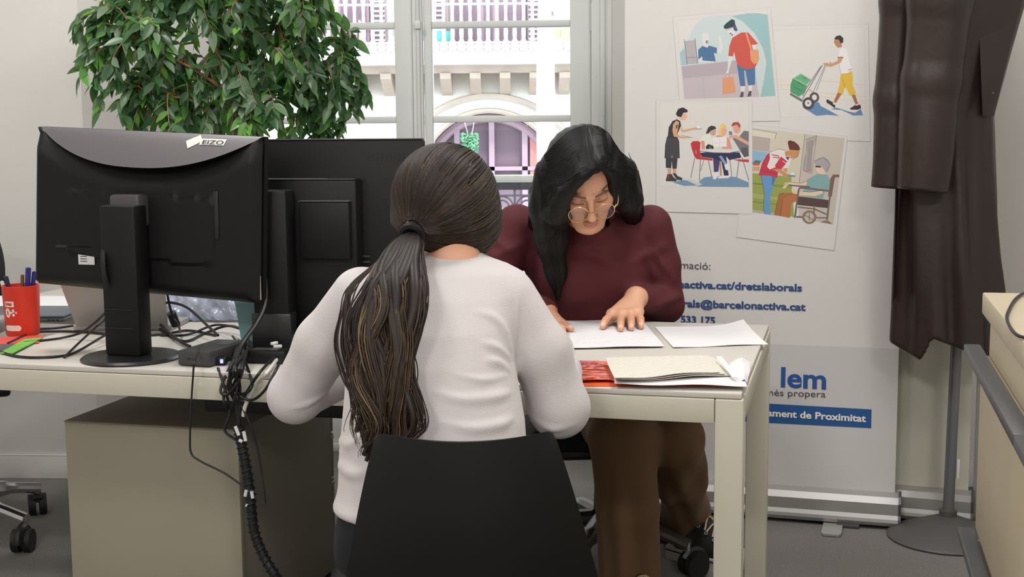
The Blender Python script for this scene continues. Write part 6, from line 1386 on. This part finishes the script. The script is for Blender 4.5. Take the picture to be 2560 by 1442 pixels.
# glasses
M_gold = mat('gold_wire', (226, 196, 130), 0.22, 1.0)
gl = MB(); gz, gy = -0.017, -0.107
def ringpts(cx, rx, rz, tilt=0.0): return [hl(cx + rx * math.cos(a), gy + 0.35 * abs(cx + rx * math.cos(a)) ** 2 * 4 + 0.02 * math.sin(a) * 0.2, gz + rz * math.sin(a)) for a in np.linspace(0, 2 * math.pi, 29)]
for s in (-1, 1):
    gl.tube(ringpts(s * 0.034, 0.0255, 0.0215), 0.0011, 6, caps=False)
    gl.tube(cr([hl(s * 0.0595, gy + 0.008, gz + 0.006), hl(s * 0.069, gy + 0.014, gz + 0.008), hl(s * 0.076, -0.06, gz + 0.014), hl(s * 0.079, 0.0, gz + 0.022)], 6), 0.0011, 6)
    gl.tube([hl(s * 0.0585, gy + 0.006, gz + 0.004), hl(s * 0.066, gy + 0.012, gz + 0.009)], 0.0022, 6)
gl.tube(cr([hl(-0.0095, gy - 0.001, gz + 0.006), hl(0, gy - 0.006, gz + 0.009), hl(0.0095, gy - 0.001, gz + 0.006)], 5), 0.0011, 6)
glo = gl.build('glasses', M_gold, B, world=True)
for s in (-1, 1):
    g = MB(); rp2 = ringpts(s * 0.034, 0.0248, 0.0208)[:-1]; g.add([tuple(p) for p in rp2], [list(range(len(rp2)))]); g.build('lens', M_glass, glo, world=True)
# rings
for (k_, p_) in ((0, 0.12), (1, 0.10)):
    c_ = kn[k_].lerp(pips[k_], 0.25); ax_ = (pips[k_] - kn[k_]).normalized(); MB().ring(c_, ax_, 0.0105, 0.0012, 20, 6).build('ring', M_gold, B, world=True)
    MB().lathe([(0, -0.003), (0.0032, 0), (0, 0.0025)], 8, M=Matrix.Translation(c_ + Vector((0, -0.004, 0.0105)))).build('ring_stone', M_alu, B, world=True)
# trousers
l1 = [W(1490, 1000, 3.76), W(1556, 1092, 3.30), W(1570, 1270, 3.32), W(1575, 1500, 3.36)]
l2 = [W(1600, 1000, 3.76), W(1686, 1098, 3.36), W(1702, 1200, 3.56), W(1722, 1330, 3.86)]
def trB(P):
    d = ell(P, T3(W(1490, 1000, 3.78)), (0.17, 0.13, 0.10))
    d = smin(d, chain(P, [T3(p) for p in l1], [0.085, 0.085, 0.078, 0.082], 0.02), 0.03)
    d = smin(d, chain(P, [T3(p) for p in l2], [0.085, 0.076, 0.07, 0.066], 0.02), 0.03)
    x, y, z = P[..., 0], P[..., 1], P[..., 2]
    k = np.clip((0.48 - z) / 0.2, 0, 1)
    d = d + k * (0.006 * np.sin(55 * x + 18 * y + 3 * z) + 0.004 * np.sin(95 * x - 30 * y + 6 * z))
    d = smax(d, 0.055 - z, 0.006)
    hem2 = W(1722, 1330, 3.86).z - 0.01 + 0.25 * (x - W(1722, 1330, 3.86).x) * -0.3
    return np.where(x > 0.40 + 0 * x, smax(d, hem2 - z, 0.006), d)
V, Fq = nets(trB, (0.05, 3.15, 0.03), (0.66, 3.98, 0.62), 0.006)
sdf_obj('trousers', [(V, Fq)], M_brown, B)
# sneaker
M_canvas = mat('canvas_black', (26, 25, 26), 0.85, bump=0.2, bscale=600); M_sole = mat('sole_offwhite', (196, 184, 172), 0.7); M_lace = mat('lace_beige', (190, 170, 140), 0.8)
def sneaker(par, heel, yaw, s=1.0, up=0.0, pitch=0.0):
    MX = Matrix.Translation(heel) @ rotz(yaw) @ Matrix.Rotation(pitch, 4, 'Y') @ Matrix.Scale(s, 4)
    def up_(P):
        d = chain(P, [(0.035, 0, 0.055), (0.12, 0, 0.052), (0.205, 0, 0.036)], [0.036, 0.037, 0.031], 0.01)
        d = smin(d, chain(P, [(0.045, 0, 0.07), (0.04, 0, 0.135)], [0.038, 0.037]), 0.02)
        d = smin(d, cone(P, (0.06, 0, 0.11), (0.17, 0, 0.055), 0.026, 0.026), 0.015)
        d = smax(smax(d, P[..., 2] - 0.142, 0.004), 0.02 - P[..., 2], 0.003); return smax(d, -cone(P, (0.04, 0, 0.11), (0.04, 0, 0.2), 0.031, 0.031), 0.003)
    V, Fq = nets(up_, (-0.02, -0.06, 0.0), (0.26, 0.06, 0.16), 0.0035); Mn = np.array(MX)
    sh = sdf_obj('sneaker', [(V @ Mn[:3, :3].T + Mn[:3, 3], Fq)], M_canvas, par)
    out_ = [(-0.008, -0.02), (0.0, -0.034), (0.06, -0.037), (0.13, -0.040), (0.20, -0.042), (0.245, -0.034), (0.265, -0.012), (0.265, 0.012), (0.245, 0.034), (0.20, 0.042), (0.13, 0.038), (0.06, 0.035), (0.0, 0.033), (-0.008, 0.02)]
    MB().prism(out_, 0.0, 0.03, MX).build('sole', M_sole, sh, world=True)
    MB().prism([(x * 1.004, y * 1.03) for x, y in out_], 0.022, 0.025, MX).build('sole_stripe', M_canvas, sh, world=True)
    V, Fq = nets(lambda P: smax(ell(P, (0.222, 0, 0.03), (0.043, 0.041, 0.036)), np.maximum(0.198 - P[..., 0], 0.02 - P[..., 2]), 0.003), (0.18, -0.05, 0.01), (0.28, 0.05, 0.08), 0.003)
    sdf_obj('toe_cap', [(V @ Mn[:3, :3].T + Mn[:3, 3], Fq)], M_sole, sh)
    for k in range(5):
        x = 0.075 + 0.024 * k; z = 0.131 - 0.0125 * k
        for sg in (-1, 1):
            MB().tube([MX @ Vector(p) for p in cr([(x, sg * 0.028, z - 0.012), (x + 0.008, 0, z + 0.006), (x + 0.018, -sg * 0.028, z - 0.022)], 4)], 0.0022 * s, 6).build('lace', M_lace, sh, world=True)
            MB().ring(MX @ Vector((x, sg * 0.0305, z - 0.015)), MX.to_3x3() @ Vector((0.2, sg, 0.5)), 0.0042, 0.0014, 12, 5).build('eyelet', M_alu, sh, world=True)
    return sh
hA, tA = Z(1684, 1386, 0.0), Z(1904, 1446, 0.0)
sneaker(B, hA, math.atan2(tA.y - hA.y, tA.x - hA.x), (tA - hA).length / 0.268)
sneaker(B, Vector((l1[3].x + 0.0, 3.40, 0)), math.radians(-80), 1.08)

# ============ the visitor in the white top, seen from behind
A = thing('person', 'person in a white long-sleeved top seated with their back to the room, ponytail hanging down', 'person', (-0.12, 2.32, 0))
hcA = W(1112, 498, 2.50)
RA = Matrix.Rotation(math.radians(168), 3, 'Z') @ Matrix.Rotation(math.radians(24), 3, 'X')
headA, colA = head_piece(RA * 0.9, hcA + Vector((0.002, 0.012, -0.022)), 0.0045)
sAL, sAR = W(905, 745, 2.42), W(1268, 748, 2.41)
eAL, eAR = W(738, 990, 2.48), W(1398, 1018, 2.42)
wAL, wAR = Vector((-0.235, 2.86, DT + 0.045)), Vector((0.10, 2.84, DT + 0.045))
rowsA = [row(622, 1092, 1186, 2.46, 0.045), row(642, 1050, 1220, 2.45, 0.055), row(658, 985, 1262, 2.43, 0.068), row(682, 915, 1292, 2.42, 0.082), row(740, 880, 1296, 2.40, 0.10), row(820, 868, 1288, 2.37, 0.112), row(900, 866, 1286, 2.345, 0.115), row(980, 862, 1300, 2.325, 0.115), row(1050, 856, 1312, 2.31, 0.118), row(1140, 848, 1318, 2.295, 0.125), row(1210, 846, 1330, 2.285, 0.13), row(1275, 836, 1345, 2.28, 0.138)]
def base_swA(P):
    d = column(P, rowsA, 0.012)
    d = smin(d, chain(P, [T3(sAL), T3(W(812, 860, 2.45)), T3(eAL), T3(eAL.lerp(wAL, 0.55)), T3(wAL)], [0.058, 0.054, 0.049, 0.042, 0.033], 0.02), 0.028)
    d = smin(d, chain(P, [T3(sAR), T3(W(1350, 880, 2.41)), T3(eAR), T3(eAR.lerp(wAR, 0.55)), T3(wAR)], [0.056, 0.055, 0.054, 0.043, 0.033], 0.02), 0.028)
    d = smax(d, -ell(P, T3(W(1139, 608, 2.47)), (0.046, 0.05, 0.035)), 0.006)
    return d
folds = [([(1195, 785), (1235, 795), (1262, 830), (1272, 872)], 0.006), ([(1205, 860), (1240, 868), (1270, 895)], 0.005), ([(1215, 905), (1242, 905), (1270, 925)], 0.005), ([(1090, 985), (1160, 1000), (1240, 992), (1268, 984)], 0.006), ([(1110, 1060), (1180, 1072), (1250, 1062), (1275, 1050)], 0.006), ([(852, 1105), (880, 1112), (915, 1090)], 0.007), ([(850, 1165), (885, 1185), (925, 1180)], 0.007), ([(850, 1130), (900, 1140)], 0.004), ([(842, 1225), (885, 1232), (920, 1215)], 0.006), ([(1300, 690), (1294, 760), (1288, 850)], 0.0022), ([(1330, 1040), (1380, 1072), (1430, 1060)], 0.005), ([(720, 1020), (770, 1010), (820, 975)], 0.004), ([(1140, 940), (1210, 950), (1262, 940)], 0.004)]
ridge = []
for pl, r in folds:
    P3 = [trace(base_swA, *p) for p in pl]
    if all(p is not None for p in P3): C3 = cr([Vector(p) for p in P3], 3); R3 = [r * (0.3 + 0.7 * math.sin(math.pi * i / (len(C3) - 1))) for i in range(len(C3))]; ridge.append(([T3(p + Vector((0, r * 0.15 + (r - q) * 1.2, 0))) for p, q in zip(C3, R3)], R3))
def swA(P):
    d = base_swA(P)
    for pts, r in ridge:
        a = np.array(pts); lo = a.min(0) - 0.04; hi = a.max(0) + 0.04
        m = ((P > lo) & (P < hi)).all(-1)
        if m.any():
            e = d[m]; q = chain(P[m], pts, r); d[m] = smin(e, q, max(0.005, max(r) * 2.0))
    d = d - 0.0035 * np.exp(-((P[..., 2] - rowsA[-1][0] - 0.012) / 0.012) ** 2) * (P[..., 1] < 2.6)
    return d
V, Fq = nets(swA, (-0.48, 2.12, 0.57), (0.2, 2.95, 1.08), 0.0042)
sdf_obj('top', [(V, Fq)], M_white_top, A)
# skin: neck, hidden core, hands
def coreA(P):
    d = chain(P, [T3(hcA + Vector((0.01, 0.0, -0.07))), T3(W(1138, 660, 2.44))], [0.048, 0.05])
    d = smin(d, column(P, [row(700, 950, 1230, 2.41, 0.06), row(1200, 900, 1270, 2.29, 0.09)]), 0.03)
    d = smin(d, chain(P, [T3(sAL), T3(eAL), T3(wAL)], [0.035, 0.03, 0.024]), 0.03); return smin(d, chain(P, [T3(sAR), T3(eAR), T3(wAR)], [0.035, 0.03, 0.024]), 0.03)
pcA = nets(coreA, (-0.46, 2.14, 0.62), (0.18, 2.94, 1.2), 0.009)
def flat_hand(wr, dirv, side):
    d = dirv.normalized(); s_ = Vector((-d.y, d.x, 0)) * side; k = [wr + d * 0.075 + s_ * (0.028 - 0.019 * i) + Vector((0, 0, -0.012)) for i in range(4)]
    tp = [q + d * (0.075 - 0.012 * abs(i - 1)) + s_ * (0.006 - 0.004 * i) for i, q in enumerate(k)]
    for q in tp: q.z = DT + 0.0105
    fg = [[a, a.lerp(b, 0.45) + Vector((0, 0, 0.008)), b] for a, b in zip(k, tp)]
    th = [wr + d * 0.03 + s_ * 0.02, wr + d * 0.06 + s_ * 0.045, wr + d * 0.085 + s_ * 0.052 + Vector((0, 0, -0.02))]
    f = hand_field(T3(wr), [T3(q) for q in k], [[T3(p) for p in x] for x in fg], [T3(p) for p in th]); lo, hi = bounds([wr] + tp + th, 0.035); return nets(f, lo, hi, 0.0028)
hA1 = flat_hand(wAL, Vector((0.35, 1, 0)), -1); hA2 = flat_hand(wAR, Vector((-0.3, 1, 0)), 1)
sdf_obj('body', [headA, pcA, hA1, hA2], M_skin, A, np.concatenate([colA] + [np.tile(SKIN, (len(p[0]), 1)) for p in (pcA, hA1, hA2)]))
# trousers and shoes
hipz = 0.54
def trA(P):
    d = column(P, [row(1255, 850, 1335, 2.285, 0.125), row(1330, 838, 1350, 2.29, 0.135), row(1420, 836, 1352, 2.31, 0.14)], 0.03)
    for s_, x0 in ((-1, -0.23), (1, -0.03)): d = smin(d, chain(P, [(x0, 2.33, 0.53), (x0 + s_ * 0.02, 2.74, 0.53), (x0 + s_ * 0.03, 2.80, 0.12)], [0.085, 0.066, 0.045], 0.02), 0.03)
    return d
V, Fq = nets(trA, (-0.42, 2.1, 0.05), (0.16, 2.92, 0.64), 0.008); sdf_obj('trousers', [(V, Fq)], M_navy, A)
for x in (-0.26, 0.0): sneaker(A, Vector((x, 2.76, 0)), math.radians(88), 1.0)
# hair
tie = W(1034, 580, 2.405)
def hairA0(P):
    d = ell(P, T3(hcA), (0.100, 0.118, 0.105))
    d = smin(d, ell(P, T3(W(1172, 560, 2.50)), (0.058, 0.085, 0.062)), 0.03)
    d = smin(d, ell(P, T3(W(1040, 560, 2.46)), (0.04, 0.06, 0.035)), 0.03)
    d = smin(d, cone(P, T3(W(1160, 600, 2.47)), T3(tie), 0.035, 0.02), 0.02)
    d = smax(d, P[..., 1] - (hcA.y + 0.062) - 1.6 * np.maximum(P[..., 2] - hcA.z + 0.01, 0), 0.02)
    nk_ = cone(P, T3(W(1130, 640, 2.5)), T3(W(1130, 720, 2.5)), 0.05, 0.05)
    return smax(d, -nk_, 0.01)
V, Fq = nets(hairA0, (hcA.x - 0.13, 2.34, hcA.z - 0.14), (hcA.x + 0.15, 2.62, hcA.z + 0.13), 0.004)
sdf_obj('hair', [(V, Fq)], M_hairA, A)
ra = random.Random(8); paths = []; mis = []
tl_ = np.array(T3(tie)); c_ = np.array(T3(hcA)); rad = np.array((0.1, 0.118, 0.105)); te = (tl_ - c_) / rad; te /= np.linalg.norm(te)
for i in range(560):
    while True:
        d = np.array((ra.gauss(0, 1), ra.gauss(0, 1), ra.gauss(0, 1))); d /= np.linalg.norm(d)
        if d[1] < 0.55 and d[2] > -0.75 and abs(d @ te) < 0.98: break
    om = math.acos(max(-1, min(1, float(d @ te)))); pts = []
    tw = ra.uniform(-0.12, 0.12)
    for k in range(15):
        t = k / 14; q = (math.sin((1 - t) * om) * d + math.sin(t * om) * te) / math.sin(om); q = q + np.array((0, -0.0, 0.25 * tw)) * math.sin(t * math.pi); pts.append(c_ + q * rad * 1.02)
    paths.append(np.array(pts, np.float32)); mis.append(0 if ra.random() < 0.72 else 1)
for hp in ([(1062, 362), (1062, 400), (1050, 450), (1047, 475)], [(1020, 400), (1012, 440), (1022, 470), (1036, 490)], [(1228, 518), (1190, 535), (1140, 552), (1090, 568)], [(992, 535), (1010, 550), (1030, 566)], [(1068, 370), (1055, 420), (1052, 470)], [(1100, 540), (1070, 560), (1050, 572)], [(1180, 400), (1175, 412), (1170, 425)], [(1240, 510), (1215, 528), (1180, 542)]):
    P3 = [trace(hairA0, *p) for p in hp]
    if all(p is not None for p in P3):
        for j in range(2): paths.append(np.array([T3(p + Vector((0.0015 * j, 0, 0.0015 * j))) for p in cr([Vector(p) for p in P3], 5)], np.float32)); mis.append(2)
lens = [len(p) for p in paths]; allp = snap(hairA0, np.concatenate(paths), 0.0010, 4); o_ = 0; out = []
for L in lens: out.append(allp[o_:o_ + L]); o_ += L
strands('hair_strands', out, [[0.0022 if m < 2 else 0.0013] * L for L, m in zip(lens, mis)], mis, [M_hairA, M_hairA2, M_hairA3], A, 4)
gpx = [(1034, 580, 2.395), (1004, 632, 2.33), (975, 710, 2.255), (955, 800, 2.215), (952, 900, 2.19), (960, 1000, 2.172), (955, 1070, 2.165), (935, 1125, 2.16), (915, 1160, 2.16)]
guide = cr([W(*g) for g in gpx], 8); ng = len(guide)
wid = np.interp(np.linspace(0, 1, ng), [0, 0.08, 0.22, 0.42, 0.6, 0.75, 0.88, 1], [0.012, 0.032, 0.054, 0.060, 0.058, 0.056, 0.040, 0.010]); dep = wid * 0.42
cxs = np.interp(np.linspace(0, 1, ng), [0, 0.2, 0.45, 0.7, 0.85, 1], [0, 0.006, 0.006, 0.004, 0.006, 0])
paths = []; rads = []; mis = []
locks = []
for i in range(26):
    a = ra.uniform(0, 2 * math.pi); r_ = math.sqrt(ra.uniform(0.05, 1)) * 0.85
    locks.append((r_ * math.cos(a), r_ * math.sin(a), ra.uniform(0, 6.3), ra.uniform(3.5, 6.5), ra.uniform(0.14, 0.30), ra.uniform(0.72, 1.0), ra.random()))
def pony(u0, v0, ph, fq, am, end, r0_, mi):
    P = []
    for k in range(end):
        t = k / (ng - 1); g_ = min(1, t * 4); wv = am * math.sin(fq * t * 2.6 + ph) * g_; wz = am * math.cos(fq * t * 2.6 + ph * 1.7) * g_
        P.append(guide[k] + Vector((cxs[k] + wid[k] * (u0 * (1 + 0.2 * max(0, t - 0.3)) + wv), dep[k] * (v0 + wz) - 0.004, 0)))
    paths.append(P); rads.append([r0_ * (1 - 0.75 * (k / end) ** 2) * min(1, 0.35 + k * 0.1) for k in range(end)]); mis.append(mi)
for (u0, v0, ph, fq, am, e, lt) in locks:
    pony(u0 * 0.8, v0 * 0.8, ph, fq, am, int(ng * e), 0.0125, 0)
    for j in range(34):
        b_ = ra.uniform(0, 2 * math.pi); q = ra.uniform(0.12, 0.24)
        x_ = ra.random(); mi = (0 if x_ < 0.55 else 1) if lt < 0.8 else (1 if x_ < 0.85 else 2)
        if ra.random() < 0.02: mi = 2
        pony(u0 + q * math.cos(b_), v0 + q * math.sin(b_), ph + ra.uniform(-0.35, 0.35), fq * ra.uniform(0.96, 1.04), am * ra.uniform(0.8, 1.2), max(12, int(ng * e * ra.uniform(0.8, 1.02)) if e * 1.02 < 1 else int(ng * ra.uniform(0.75, 1.0))), ra.uniform(0.0010, 0.0020), mi)
for i in range(26):                                # loose strands on the left shoulder
    e = ra.uniform(-12, 12); f_ = ra.uniform(0, 1)
    q = [(1010, 612, 2.34), (945 - 10 * f_, 660, 2.30), (880 + e, 720, 2.28), (848 + 30 * f_, 790 + e, 2.26), (835 + 45 * f_, 860, 2.25), (852 + 40 * f_, 930 + e, 2.24), (880 + 30 * f_, 990 + 40 * f_, 2.2)]
    P = cr([W(*p) for p in q], 6); paths.append(P); rads.append([0.0012] * len(P)); mis.append(0 if ra.random() < 0.7 else 1)
g = MB()
for P, r, mi in zip(paths, rads, mis): g.tube(P, r, 5, mi, caps=False)
g.build('ponytail', [M_hairA, M_hairA2, M_hairA3], A, world=True, sharp=False)
ax_ = (guide[2] - guide[0]).normalized(); MB().ring(guide[1], ax_, 0.017, 0.008, 20, 8).build('hair_tie', M_black, A, world=True)
